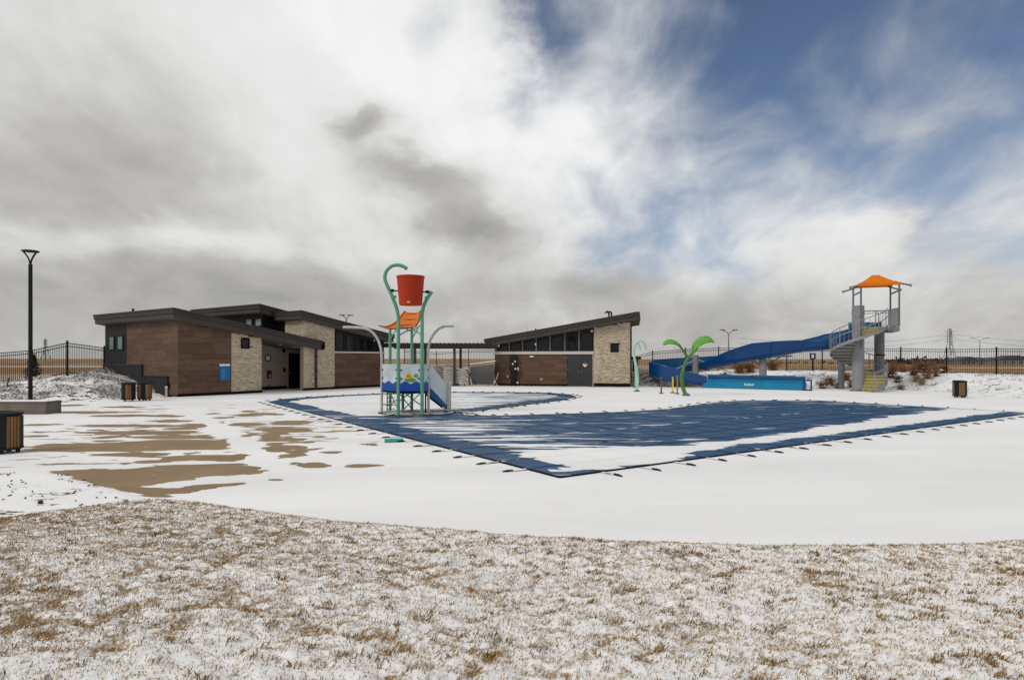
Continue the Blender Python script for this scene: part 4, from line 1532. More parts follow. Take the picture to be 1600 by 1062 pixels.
# stainless spray arches
a1 = [L(596.3, 647, 22.3), L(596.3, 600, 22.3), L(596.5, 560, 22.3), L(594.5, 542, 22.3), L(588, 526, 22.3), L(577, 515.5, 22.3), L(563, 512, 22.3), L(536, 511, 22.3)]
MB().tube(smooth_path(a1, 5), .048, 12).build('spray_arch', M['offwhite_tube'], ps, True)
a2 = [L(669.5, 647, 22.3), L(669.5, 600, 22.3), L(668.5, 560, 22.3), L(670, 540, 22.3), L(675, 526, 22.3), L(684, 515, 22.3), L(694, 510, 22.3), L(709, 509.5, 22.3)]
MB().tube(smooth_path(a2, 5), [.048] * 31 + [.042] * 5, 12).build('spray_arch', M['offwhite_tube'], ps, True)
# bucket
bx_, by_, bz_ = L(641.6, 454, G1)
bk = MB().lathe([(.001, -.51), (.385, -.51), (.395, -.49), (.478, .47), (.490, .49), (.480, .50), (.465, .49), (.38, -.46), (.001, -.47)], 40, (bx_, by_, bz_)).build('bucket', M['red'], ps, True)
MB().lathe([(.476, .452), (.494, .455), (.494, .502), (.476, .505)], 40, (bx_, by_, bz_)).build('rim', M['red'], bk, True)
MB().box(bx_ - .05, bx_ + .05, by_ - .41, by_ - .388, bz_ - .46, bz_ - .41).build('label', M['trim'], bk)
ax_ = MB().tube([L(611, 454, G1), L(673, 456.5, G1)], .028, 8).build('axle', M['grey_dark'], ps, True)
for x, y in ((613, 454), (668, 456)):
    p = L(x, y, G1)
    MB().tube([(p[0] - .06, p[1], p[2]), (p[0] + .06, p[1], p[2])], .055, 10).build('bearing', M['black'], ax_, True)
for x, y in ((616.5, 463.5), (666.5, 465)):
    p = L(x, y, G1)
    MB().box(p[0] - .06, p[0] + .06, p[1] - .04, p[1] + .04, p[2] - .05, p[2] + .05).build('bump_stop', M['green'], ps, bevel=.01)
# orange splash board
lr = smooth_path([L(632.5, 486.5, 23.3), L(627, 493, 23.1), L(621, 501, 22.8), L(613, 507.5, 22.5), L(603, 511, 22.2), L(592, 509.5, 21.9)], 5)
rr_ = smooth_path([L(656.5, 486.5, 23.3), L(656.5, 493, 23.05), L(655, 500, 22.75), L(652, 507, 22.5), L(645, 511, 22.2), L(622, 512, 21.95)], 5)
sb = MB()
n = len(lr)
nc = 5
for off in (0, -.03):
    for i in range(n):
        for j in range(nc):
            p = lr[i].lerp(rr_[i], j / (nc - 1))
            sb.v.append((p.x, p.y, p.z + off - .05 * math.sin(math.pi * j / (nc - 1))))
for i in range(n - 1):
    for j in range(nc - 1):
        a = i * nc + j
        sb.f.append((a, a + nc, a + nc + 1, a + 1))
        b = a + n * nc
        sb.f.append((b, b + 1, b + nc + 1, b + nc))
sbo = sb.build('splash_board', M['orange'], ps, True)
MB().tube([p + Vector((0, 0, .02)) for p in lr], .028, 6).build('edge_rail', M['orange'], sbo, True)
MB().tube([p + Vector((0, 0, .02)) for p in rr_[:18]], .032, 6).build('edge_rail', M['brown_trim'], sbo, True)
for i in (2, 8, 14):
    MB().tube([lr[i] - Vector((0, 0, .035)), rr_[i] - Vector((0, 0, .035))], .018, 6).build('rib', M['brown_trim'], sbo, True)
for (a, b) in (((609.5, 530, 23.3), (621, 512, 22.2)), ((643.5, 530, 23.3), (653, 513, 22.3)), ((622.5, 524, 21.5), (640, 515, 22.2)), ((659.5, 523, 21.5), (645, 515, 22.2)), ((622.5, 507, 21.5), (641, 517, 22.6)), ((659.5, 507, 21.5), (643, 517, 22.6))):
    MB().tube([L(*a), L(*b)], .026, 6).build('brace', M['green'], ps, True)
# deck and under-frame
W1, W2 = L(596.3, 600, 22.3), L(669.5, 600, 22.3)
P1, P2 = L(622.3, 600, G1), L(659.5, 600, G1)
B1, B2 = L(609.5, 600, 23.3), L(643.5, 600, 23.3)
dk = [(W1[0], W1[1]), (P1[0], P1[1] + .07), (P2[0], P2[1] + .07), (W2[0], W2[1]), (B2[0] + .5, B2[1]), (B1[0], B1[1])]
MB().prism(dk, .86, .93).build('deck_plate', M['wave'], ps)
MB().prism([(x * .96 + .0, y * .96) for x, y in dk], .78, .857).build('deck_frame', M['black'], ps)
br_ = [((609, 612, 23.2), (622, 640, 21.8)), ((622, 612, 21.6), (643, 638, 23.2)), ((659, 612, 21.6), (630, 640, 23.0)), ((630, 612, 23.0), (659, 634, 21.6)), ((609, 634, 23.2), (622, 622, 21.6)), ((643, 612, 23.2), (622, 628, 21.6)), ((596, 632, 22.3), (609, 632, 23.2))]
for a, b in br_:
    MB().tube([L(*a), L(*b)], .02, 6).build('brace', M['green'], ps)
ld = MB()
for i in range(6):
    ld.tube([(W1[0] + .1, W1[1] + .5, .12 + i * .14), (W1[0] + .35, W1[1] + .72, .12 + i * .14)], .014, 5)
ld.build('ladder_rungs', M['grey_steel'], ps)
MB().tube([(W1[0] + .1, W1[1] + .5, 0), (W1[0] + .1, W1[1] + .5, .9)], .02, 6).build('ladder_rail', M['black'], ps)
MB().tube([(W2[0] - .12, W2[1] + .1, 0), (W2[0] - .12, W2[1] + .1, .9)], .03, 6).build('post', M['black'], ps)


def wave_panel(a, b, name='barrier_panel', z0=.88, z1=1.80, wz=1.16):
    """pale panel between two posts with a blue wavy foot"""
    a, b = Vector((a[0], a[1], 0)), Vector((b[0], b[1], 0))
    t = (b - a).normalized()
    nrm = Vector((t.y, -t.x, 0))
    L_ = (b - a).length
    Mx = Matrix((t, -nrm, Vector((0, 0, 1)))).transposed().to_4x4()
    Mx.translation = a

    def go(mb):
        mb.v = [tuple(Mx @ Vector(p)) for p in mb.v]
        return mb
    g_ = .075
    pn = go(MB().box(g_, L_ - g_, -.012, .012, z0, z1)).build(name, M['panel'], ps)
    N_ = 14
    top = [(g_ + (L_ - 2 * g_) * i / N_, wz + .045 * math.sin(i / N_ * 11 + a.x * 3)) for i in range(N_ + 1)]
    go(MB().prism_y([(g_, z0 - .02), (L_ - g_, z0 - .02)] + top[::-1], -.03, -.0135)).build('wave_strip', M['wave'], pn)
    for u in (g_ + .03, L_ - g_ - .03):
        for z in (1.30, 1.60):
            mb = MB().lathe([(.001, .03), (.028, .025), (.032, 0)], 10)
            mb.v = [(x + u, -.012 - zz_, y + z) for x, y, zz_ in mb.v]
            go(mb).build('clamp', M['black'], pn, True)
    return pn, go, L_


wave_panel((W1[0], W1[1]), (P1[0], P1[1]))
pn, go, L_ = wave_panel((P1[0], P1[1]), (P2[0], P2[1]))


def disc(cx, cz, rx, rz_, y0, y1, n=18):
    return MB().prism_y([(cx + rx * math.cos(2 * math.pi * i / n), cz + rz_ * math.sin(2 * math.pi * i / n)) for i in range(n)], y0, y1)


c_ = L_ / 2
go(disc(c_, 1.26, .20, .06, -.040, -.031)).build('leaf_motif', M['leaf_green'], pn)
go(disc(c_ + .20, 1.41, .065, .065, -.040, -.0135)).build('leaf_motif', M['leaf_green'], pn)
mb = MB()
for i in range(7):
    a = i * 2 * math.pi / 7
    mb2 = disc(c_ - .06 + .07 * math.cos(a), 1.39 + .07 * math.sin(a), .038, .038, -.050, -.041 + .0005 * i, 10)
    mb.add(mb2.v, mb2.f)
go(mb).build('flower_petals', M['flower_y'], pn)
go(disc(c_ - .06, 1.39, .055, .055, -.058, -.0505)).build('flower_centre', M['orange'], pn)
pn, go, L_ = wave_panel((P2[0], P2[1]), (W2[0], W2[1]))
pn, go, L_ = wave_panel((W1[0] - .0, W1[1] + .15), (B1[0], B1[1]))
pb = MB().box(B1[0], B2[0] + .4, B1[1] - .01, B1[1] + .01, .9, 1.8).build('barrier_panel', M['panel'], ps)
# toddler slide to the right
s0, s1 = Vector((W2[0] + .06, W2[1] + .15, 0)), Vector((W2[0] + .62, W2[1] + .55, 0))
sw = Vector((-.35, .75, 0)).normalized() * .55
for k in range(2):
    a, b = s0 + sw * k, s1 + sw * k
    mb = MB().add([(a.x, a.y, .92), (b.x, b.y, .25), (b.x, b.y, .98), (a.x, a.y, 1.78)], [(0, 1, 2, 3)])
    mb.v += [(x + .012, y - .02, z) for x, y, z in mb.v[:4]]
    mb.f = [(3, 2, 1, 0), (4, 5, 6, 7), (0, 1, 5, 4), (1, 2, 6, 5), (2, 3, 7, 6), (3, 0, 4, 7)]
    mb.build('slide_side_panel', M['slide_white'], ps)
    mb = MB().add([(a.x, a.y, .60), (b.x, b.y, .10), (b.x, b.y, .25), (a.x, a.y, .92)], [(0, 1, 2, 3)])
    mb.v += [(x + .01, y - .03, z) for x, y, z in mb.v[:4]]
    mb.f = [(3, 2, 1, 0), (4, 5, 6, 7), (0, 1, 5, 4), (1, 2, 6, 5), (2, 3, 7, 6), (3, 0, 4, 7)]
    mb.build('slide_skirt', M['blue_in'], ps)
e0, e1 = s0 + sw, s1 + sw
MB().add([(s0.x, s0.y, .88), (s1.x, s1.y, .2), (e1.x, e1.y, .2), (e0.x, e0.y, .88), (s0.x, s0.y, .84), (s1.x, s1.y, .16), (e1.x, e1.y, .16), (e0.x, e0.y, .84)],
         [(0, 1, 2, 3), (7, 6, 5, 4), (0, 4, 5, 1), (2, 6, 7, 3)]).build('slide_chute', M['wave'], ps)
for p, h in ((s1 + Vector((.06, -.05, 0)), 1.22), (s1 + sw * .6 + Vector((.22, .0, 0)), 1.05), (s1 + sw * 1.05 + Vector((.10, 0, 0)), 1.0)):
    MB().tube([(p.x, p.y, 0), (p.x, p.y, h)], .042, 10).build('handrail_post', M['offwhite_tube'], ps, True)
for z in (.35, .55, .75):
    q0, q1 = s1 + Vector((.06, -.05, z)), s1 + sw * .6 + Vector((.22, 0, z))
    MB().tube([q0, q1], .018, 6).build('handrail_bar', M['offwhite_tube'], ps)
# dark rubber pad edge under the structure
padp = [(1.42 * math.cos(t) + .12, 1.15 * math.sin(t) + .25) for t in np.linspace(0, 2 * math.pi, 33)[:-1]]
MB().prism(padp, .0, .035).build('rubber_pad', M['mulch'], ps)
padi = [(x * .95, y * .95) for x, y in padp]
MB().prism(padi, .036, .046).build('pad_snow', M['slush'], ps)
st_ = MB()
for i in range(6):
    st_.beam((1.55 + .12 * i, .5 - .05 * i, .05), (2.2 + .05 * i, .1 - .12 * i, .04), .03, .02)
st_.build('loose_strap', M['white'], ps)

# ================================================================== spray features on the far deck
def cane(px, py, s, label, dd):
    x, y = G(px, py)
    y += dd
    x = (px - CX) / F * y
    root = empty('spray_cane', (x, y, 0), 0, label, 'spray cane', 'hooked mint spray canes')
    p = [(0, 0, .05), (.06, 0, .7), (-.02, 0, 1.5), (-.17, 0, 2.2), (-.12, 0, 2.75), (.10, 0, 3.05), (.34, 0, 3.05), (.52, 0, 2.80), (.53, 0, 2.55)]
    p = [(a * s, b, c_) for a, b, c_ in p]
    MB().tube(smooth_path(p, 5), [.075] * 15 + [.065] * 26, 10).build('tube', M['mint'], root, True)
    MB().lathe([(.19, 0), (.19, .04), (.10, .10), (.07, .12)], 16).build('base', M['grey_dark'], root, True)
    return root


cane(995, 611.5, 1.0, 'pale mint hooked spray cane nearer the viewer, right of the pump house', 0)
cane(993, 605.5, .55, 'pale mint hooked spray cane standing just behind the other one', 0)
lx_, ly_ = G(1072, 618)
lf = empty('leaf_sprayer', (lx_, ly_, 0), 0, 'tall green two-leaf plant sprayer on the deck before the blue slide', 'spray feature')


def LL(px, py, d=ly_):
    x, y, z = at(px, py, d)
    return (x - lx_, y - ly_, z)


MB().tube(smooth_path([LL(1072, 618), LL(1067, 605), LL(1065, 590), LL(1068, 575), LL(1074, 561), LL(1083, 550), LL(1089, 543)], 5), [.11] * 5 + [.10] * 10 + [.085] * 16, 12).build('stem', M['leaf_dark'], lf, True)
MB().tube(smooth_path([LL(1074, 558), LL(1070, 551), LL(1064, 543), LL(1060, 539)], 5), [.07] * 8 + [.05] * 8, 10).build('branch', M['leaf_dark'], lf, True)
MB().lathe([(.22, 0), (.22, .05), (.14, .12), (.11, .14)], 16).build('base', M['grey_dark'], lf, True)


def big_leaf(sp, wid, mtop, mund, name='leaf'):
    sp = smooth_path(sp, 5)
    n_ = len(sp)
    mb, mb2 = MB(), MB()
    for i, p in enumerate(sp):
        t = i / (n_ - 1)
        wv = wid * (math.sin(math.pi * min(1, t * .92 + .06)) ** .7)
        for j in range(7):
            s_ = (j / 6 - .5) * 2
            q = (p.x, p.y + s_ * wv, p.z - .25 * wv * s_ * s_ + .42 * wv * s_)
            mb.v.append((q[0], q[1], q[2] + .02))
            mb2.v.append((q[0], q[1], q[2] - .02))
    for i in range(n_ - 1):
        for j in range(6):
            a = i * 7 + j
            mb.f.append((a, a + 7, a + 8, a + 1))
            mb2.f.append((a, a + 1, a + 8, a + 7))
    o_ = mb.build(name, M[mtop], lf, True)
    mb2.build('underside', M[mund], o_, True)
    MB().tube([Vector(p) - Vector((0, 0, .03)) for p in sp], [.05 - .035 * i / (n_ - 1) for i in range(n_)], 6).build('midrib', M['leaf_dark'], o_, True)


big_leaf([LL(1082, 549), LL(1084, 541), LL(1090, 533), LL(1098, 528), LL(1107, 527), LL(1113, 530), LL(1115.5, 535)], .42, 'leaf_green', 'leaf_green')
big_leaf([LL(1066, 545), LL(1063, 539), LL(1056, 533.5), LL(1047, 531.5), LL(1040, 534), LL(1036, 538)], .30, 'leaf_green', 'leaf_orange')
for px, py, hh_, mm, lb in ((1033, 615, 1.0, 'brown_trim', 'thin rust red spray nozzle post, leftmost of three before the slide'), (1051, 614, .95, 'flower_y', 'thin yellow spray nozzle post left of the leaf sprayer'), (1058, 615.5, 1.05, 'leaf_orange', 'thin orange spray nozzle post beside the leaf sprayer stem')):
    x, y = G(px, py)
    r_ = empty('spray_nozzle', (x, y, 0), 0, lb, 'spray nozzle', 'spray nozzle posts')
    MB().tube([(0, 0, .05), (.02, 0, hh_ * .6), (.0, 0, hh_)], [.045, .042, .038], 8).build('post', M[mm], r_, True)
    MB().lathe([(.13, 0), (.13, .04), (.07, .08)], 12).build('base', M['grey_dark'], r_, True)
o = MB().tube([(-3.03, 14.62, .05), (-2.62, 14.78, .05)], .045, 10).build('teal_tube', M['teal_tube'], None, True)
tag(o, 'short teal tube lying on the snowy deck left of the cover', 'tube')

# ================================================================== stair tower with canopy
TX, TY = 21.35, 37.9
tw = empty('slide_stair_tower', (TX, TY, 0), 0, 'grey steel spiral stair tower with yellow treads and orange fabric canopy', 'stair tower')


def T(px, py, d=37.6):
    x, y, z = at(px, py, d)
    return (x - TX, y - TY, z)


MB().tube([(0, 0, 0), (0, 0, 5.25)], .34, 28).build('spiral_column', M['grey_steel'], tw, True)
MB().lathe([(.48, 0), (.48, .06), (.34, .06)], 24).build('base_flange', M['grey_dark'], tw, True)
for i in range(8):
    a = i * math.pi / 4
    MB().tube([(.43 * math.cos(a), .43 * math.sin(a), .05), (.43 * math.cos(a), .43 * math.sin(a), .13)], .025, 6).build('bolt', M['galv'], tw)
C2 = T(1374, 600, 39.4)
MB().tube([(C2[0], C2[1], 0), (C2[0], C2[1], 3.75)], .29, 24).build('platform_column', M['grey_dark'], tw, True)
MB().tube([(C2[0], C2[1], 2.18), (C2[0], C2[1], 2.26)], .33, 24).build('column_band', M['black'], tw, True)
C3 = T(1314.5, 600, 40.5)
MB().tube([(C3[0], C3[1], 0), (C3[0], C3[1], 3.3)], .19, 18).build('slide_column', M['grey_dark'], tw, True)
MB().beam((C3[0], C3[1], 3.2), (C3[0] + .9, C3[1] - .5, 3.4), .12, .16).build('outrigger', M['grey_steel'], tw)
# treads
NS, ZT = 20, 3.90
A_0, DA = math.radians(-78), math.radians(20.6)
RO, RI = 1.52, .33
tsrc = nsrc = None
dzs = ZT / NS
for i in range(NS):
    if tsrc is None:
        a0, a1 = -DA * .54, DA * .54
        poly = [(RI * math.cos(a0), RI * math.sin(a0)), (RO * math.cos(a0), RO * math.sin(a0)), (RO * math.cos(0), RO * math.sin(0)), (RO * math.cos(a1), RO * math.sin(a1)), (RI * math.cos(a1), RI * math.sin(a1))]
        tsrc = MB().prism(poly, -.045, 0).build('tread', M['tread'], tw)
        mb = MB().beam((RI * math.cos(a0) + .01, RI * math.sin(a0), -dzs * .5 - .02), (RO * .99 * math.cos(a0), RO * .99 * math.sin(a0), -dzs * .5 - .02), .02, dzs - .05)
        nsrc = mb.build('riser', M['yellow'], tsrc)
        b1_ = a0 + .035
        mb = MB().beam((RI * math.cos(b1_) + .01, RI * math.sin(b1_), -dzs * .5 - .02), (RO * .99 * math.cos(b1_), RO * .99 * math.sin(b1_), -dzs * .5 - .02), .02, dzs - .03)
        ksrc = mb.build('riser_back', M['grey_dark'], tsrc)
        o = tsrc
    else:
        o = inst(tsrc, tw)
        inst(nsrc, o)
        inst(ksrc, o)
    o.location = (0, 0, dzs * (i + 1))
    o.rotation_euler = (0, 0, A_0 + DA * i)
N_ = 80
stg = MB()
for k in range(N_ + 1):
    a = A_0 - DA * .5 + DA * NS * k / N_
    z = dzs * (.6 + NS * k / N_)
    c_, s_ = math.cos(a), math.sin(a)
    stg.v += [(1.53 * c_, 1.53 * s_, max(z - .15, 0)), (1.53 * c_, 1.53 * s_, z + .03), (1.565 * c_, 1.565 * s_, z + .03), (1.565 * c_, 1.565 * s_, max(z - .15, 0))]
for k in range(N_):
    a = 4 * k
    for j in range(4):
        stg.f.append((a + j, a + 4 + j, a + 4 + (j + 1) % 4, a + (j + 1) % 4))
stg.build('stringer', M['grey_steel'], tw)
for h in (.98, .50):
    MB().tube([(1.55 * math.cos(A_0 - DA * .4 + DA * NS * k / N_), 1.55 * math.sin(A_0 - DA * .4 + DA * NS * k / N_), dzs * (.8 + NS * k / N_) + h) for k in range(N_ + 1)], .026, 6).build('handrail', M['grey_steel'], tw, True)
bsrc = None
for i in range(0, NS * 2):
    a = A_0 - DA * .4 + DA * i / 2
    z = dzs * (.8 + i / 2)
    big_ = i % 2 == 0
    r__ = .022 if i % 4 == 0 else .011
    if i % 4 == 0:
        o = MB().tube([(0, 0, -.2), (0, 0, .98)], .024, 6).build('baluster', M['grey_steel'], tw, True)
    else:
        if bsrc is None:
            bsrc = MB().tube([(0, 0, 0), (0, 0, .98)], .011, 5).build('baluster', M['grey_steel'], tw)
            o = bsrc
        else:
            o = inst(bsrc, tw)
    o.location = (1.55 * math.cos(a), 1.55 * math.sin(a), z)
# platform
er, ed = Vector((.93, -.37)), Vector((.37, .93))
NL = Vector(T(1343.5, 500, 37.0)[:2]) + ed * .0
pc = [NL + er * .25 + ed * .1, NL + er * 2.04 + ed * .0, NL + er * 2.04 + ed * 2.5, NL + ed * 2.5 - er * .1]
pfp = [(1.56, -.55), (pc[1].x, pc[1].y), (pc[2].x, pc[2].y), (pc[3].x, pc[3].y), (-.35, .1), (.35, .1), (.9, .45), (1.4, .3)]
MB().prism(pfp, 3.80, 3.90).build('platform', M['grey_steel'], tw)
for a, b in ((0, 1), (1, 2), (2, 3)):
    p, q = pfp[a], pfp[b]
    MB().beam((p[0], p[1], 3.72), (q[0], q[1], 3.72), .08, .22).build('platform_beam', M['grey_steel'], tw)


def guard(p, q, z0, h, sp=.12, mname='grey_steel', low=0.06):
    p, q = Vector((p[0], p[1], 0)), Vector((q[0], q[1], 0))
    root_ = MB().tube([p + Vector((0, 0, z0 + h)), q + Vector((0, 0, z0 + h))], .028, 8).build('guard_rail', M[mname], tw, True)
    MB().tube([p + Vector((0, 0, z0 + low)), q + Vector((0, 0, z0 + low))], .018, 6).build('bottom_rail', M[mname], root_)
    n_ = max(2, int((q - p).length / sp))
    for k in range(n_ + 1):
        v = p.lerp(q, k / n_)
        MB().tube([v + Vector((0, 0, z0 + low)), v + Vector((0, 0, z0 + h))], .024 if k in (0, n_) else .010, 6).build('picket', M[mname], root_)


guard(pfp[1], pfp[2], 3.9, 1.08)
guard(pfp[0], pfp[1], 3.9, 1.08)
guard(pfp[2], pfp[3], 4.85, .17, .14, low=0.0)
guard(pfp[2], (pfp[2][0] - .75, pfp[2][1] + .30), 3.9, 1.12)
# solid side screens near the right corner
a, b = Vector((*pfp[1], 0)), Vector((*pfp[2], 0))
for k in (.25, .55, .80):
    v = a.lerp(b, k)
    MB().box(-.10, .10, -.012, .012, 0, .98).build('screen_slat', M['galv'], tw, loc=(v.x - .04, v.y, 3.94))
# slide entry tub
MB().box(-.2, 1.95, -.05, .03, .0, .40).build('slide_entry_tub', M['teal'], tw, loc=(.55, 1.75, 3.93), bevel=.03)
for x in (.75, 2.3):
    MB().tube([(x, 1.6, 3.9), (x, 1.6, 4.40)], .09, 10).build('entry_handle', M['blue'], tw, True)
# canopy posts, arms and fabric
posts_ = [NL + er * .06, NL + er * 2.04, NL + er * 2.00 + ed * 2.35, NL + ed * 2.35 - er * .05]
zp = 6.45
for k, p in enumerate(posts_):
    z0 = 3.9 if k in (1, 2) else 2.6
    MB().tube([(p.x, p.y, z0), (p.x, p.y, zp)], .052, 10).build('canopy_post', M['grey_dark'], tw, True)
cc = sum(posts_, Vector((0, 0))) / 4
for a, b in ((0, 3), (1, 2)):
    p, q = posts_[a], posts_[b]
    MB().tube([(p.x, p.y, 6.02), (q.x, q.y, 6.02)], .055, 10).build('tie_beam', M['grey_steel'], tw, True)
corners = []
for k, p in enumerate(posts_):
    out = er * (.62 if k in (1, 2) else -.62) + ed * (-.10 if k in (0, 1) else .10)
    q = p + out
    inn = p - out * .35
    arm = MB().tube([(inn.x, inn.y, zp + .10), (p.x, p.y, zp), (q.x, q.y, zp - .18)], .05, 8).build('canopy_arm', M['grey_dark'], tw, True)
    MB().tube([(q.x - out.x * .18, q.y - out.y * .18, zp - .145), (q.x, q.y, zp - .18)], .085, 10).build('arm_cap', M['grey_steel'], arm, True)
    corners.append(p + (p - cc) * .10)
fab = MB()
NFx = 12
ridge0, ridge1 = cc - er * .30, cc + er * .30
ez, rz2 = 6.50, 7.12


def canopy_pt(u, v):
    # u along er, v along ed in -1..1 : hipped tensile roof with sagging hems
    p = cc + er * (u * 1.12) + ed * (v * 1.30)
    ins = 0.10 * (1 - abs(u) ** 2) * abs(v) ** 6
    p = p - ed * (math.copysign(ins, v)) - er * math.copysign(.16 * (1 - v * v) * abs(u) ** 6, u)
    m_ = max(max(abs(u) - .2, 0) / .8, abs(v))
    z = rz2 - (rz2 - ez) * m_ ** 0.9 - .03 * math.sin(math.pi * m_)
    return (p.x, p.y, z)


for off in (0, -.02):
    for i in range(NFx + 1):
        for j in range(NFx + 1):
            x, y, z = canopy_pt(i / NFx * 2 - 1, j / NFx * 2 - 1)
            fab.v.append((x, y, z + off))
n1 = NFx + 1
for i in range(NFx):
    for j in range(NFx):
        a = i * n1 + j
        fab.f.append((a, a + n1, a + n1 + 1, a + 1))
        b = a + n1 * n1
        fab.f.append((b, b + 1, b + n1 + 1, b + n1))
fo_ = fab.build('canopy', M['canopy'], tw, True)
hemp = [canopy_pt(i / NFx * 2 - 1, -1) for i in range(n1)]
hm = MB()
for i in range(NFx):
    a, b = hemp[i], hemp[i + 1]
    hm.add([(a[0], a[1], a[2]), (b[0], b[1], b[2]), (b[0], b[1], b[2] - .16), (a[0], a[1], a[2] - .16)], [(0, 3, 2, 1)])
    hm.add([(a[0], a[1] + .012, a[2]), (b[0], b[1] + .012, b[2]), (b[0], b[1] + .012, b[2] - .16), (a[0], a[1] + .012, a[2] - .16)], [(0, 1, 2, 3)])
hm.build('valance', M['canopy'], fo_)

# ================================================================== water slide
ws = empty('water_slide', (15.0, 42.0, 0), 0, 'deep blue open flume water slide curling down from the stair tower', 'water slide')


def S(px, d, z):
    return Vector(((px - CX) / F * d - 15.0, d - 42.0, z))


path = [S(1352, 39.6, 3.35), S(1318, 40.6, 2.85), S(1284, 41.6, 2.52), S(1252, 42.3, 2.42), S(1215, 42.6, 2.12), S(1175, 43.0, 1.82), S(1140, 44.0, 1.48), S(1105, 45.6, 1.15), S(1072, 46.9, .95),
        S(1044, 46.9, .78), S(1031, 45.9, .64), S(1028, 44.4, .54), S(1040, 43.2, .44), S(1065, 42.75, .30), S(1104, 42.3, .12)]
#        left wall (towards the viewer on the way out, inside of the turn), right wall (outside)
wl = [.60, .60, .62, .78, 1.05, 1.2, .95, .50, .40, .38, .38, .40, .45, .50, .50]
wr = [1.0, 1.05, 1.1, .80, .70, .70, .80, 1.0, 1.1, 1.15, 1.2, 1.2, 1.1, .85, .62]
KS = 6
sp = smooth_path(path, KS)
NP = len(sp)
ti = np.linspace(0, len(path) - 1, NP)
wlv, wrv = np.interp(ti, range(len(wl)), wl), np.interp(ti, range(len(wr)), wr)


def flume_section(i0, i1):
    outer, inner = MB(), MB()
    PW = .58
    prof_n = 14
    for i in range(i0, i1 + 1):
        a, b = sp[max(i - 1, 0)], sp[min(i + 1, NP - 1)]
        t = (b - a)
        t.z = 0
        t.normalize()
        left = Vector((-t.y, t.x, 0))
        for mb, off in ((outer, 0.0), (inner, .035)):
            for j in range(prof_n + 1):
                s_ = j / prof_n * 2 - 1            # -1 right .. 1 left
                hgt = wlv[i] if s_ > 0 else wrv[i]
                q = abs(s_)
                if q < .62:
                    ph = q / .62 * math.pi / 2
                    lat, z = math.sin(ph) * PW * .95, (1 - math.cos(ph)) * .30
                else:
                    k_ = (q - .62) / .38
                    lat, z = PW * (.95 + .07 * k_), .30 + (hgt - .30) * k_
                lat -= off
                z += off * (1 - q)
                mb.v.append(tuple(sp[i] + left * math.copysign(max(lat, 0), s_) + Vector((0, 0, z))))
    m_ = prof_n + 1
    for i in range(i1 - i0):
        for j in range(prof_n):
            a = i * m_ + j
            outer.f.append((a, a + 1, a + m_ + 1, a + m_))
            inner.f.append((a, a + m_, a + m_ + 1, a + 1))
    so_ = outer.build('flume_section', M['blue'], ws, True)
    inner.build('flume_bed', M['blue_in'], so_, True)
    for side in (0, prof_n):
        rim = [(Vector(outer.v[i * m_ + side]) + Vector(inner.v[i * m_ + side])) / 2 for i in range(i1 - i0 + 1)]
        MB().tube(rim, .045, 6).build('rim', M['blue'], so_, True)
    # bolted flange at the section end
    fl = MB()
    ring = [Vector(outer.v[j]) for j in range(m_)]
    cen = sum(ring, Vector()) / m_
    fl.tube([p + (p - cen).normalized() * .02 for p in ring], .038, 5)
    fl.build('flange', M['blue'], so_)


cuts = [0, 10, 18, 26, 34, 42, 50, 58, 65, 72, NP - 1]
for a, b in zip(cuts[:-1], cuts[1:]):
    flume_section(a, b)
# run-out trough
ro0, ro1 = S(1102, 42.45, 0), S(1256, 38.9, 0)
tt = (ro1 - ro0).normalized()
nn = Vector((-tt.y, tt.x, 0))
LR = (ro1 - ro0).length
Mr = Matrix((tt, nn, Vector((0, 0, 1)))).transposed().to_4x4()
Mr.translation = ro0


def rbox(*a):
    return MB().box(*a, M=Mr)


rt = rbox(0, LR, -.62, -.56, 0, .54).build('runout_side', M['teal'], ws, bevel=.015)
rbox(0, LR, .56, .62, 0, .84).build('runout_side', M['blue_in'], ws, bevel=.015)
rbox(0, LR, -.555, .555, .02, .12).build('runout_bed', M['blue_in'], ws)
rbox(LR, LR + .06, -.62, .62, 0, .50).build('runout_end', M['teal'], ws, bevel=.015)
rbox(0, LR + .06, -.68, -.55, .542, .585).build('runout_rim', M['teal'], ws, bevel=.015)
rbox(0, LR - .6, .55, .68, .842, .885).build('runout_rim', M['blue_in'], ws, bevel=.015)
fr_ = MB()
for z0, z1, x0, x1 in ((.0, .09, 0, .5), (.60, .69, 0, .5), (.0, .69, 0, .09), (.0, .69, .41, .5)):
    fr_.box(LR + .07 + x0, LR + .07 + x1, -.69, -.60, z0, z1, M=Mr)
fr_.build('exit_frame', M['blue'], ws)
for k in (.2, .42, .62, .82):
    rbox(LR * k - .02, LR * k + .02, -.628, -.618, .03, .52).build('runout_joint', M['teal'], ws)
lt = MB()
for k in range(7):
    lt.box(LR * .445 + k * .085, LR * .445 + k * .085 + .055, -.6245, -.6205, .24, .33 if k % 3 else .37, M=Mr)
lt.build('maker_mark', M['white'], ws)
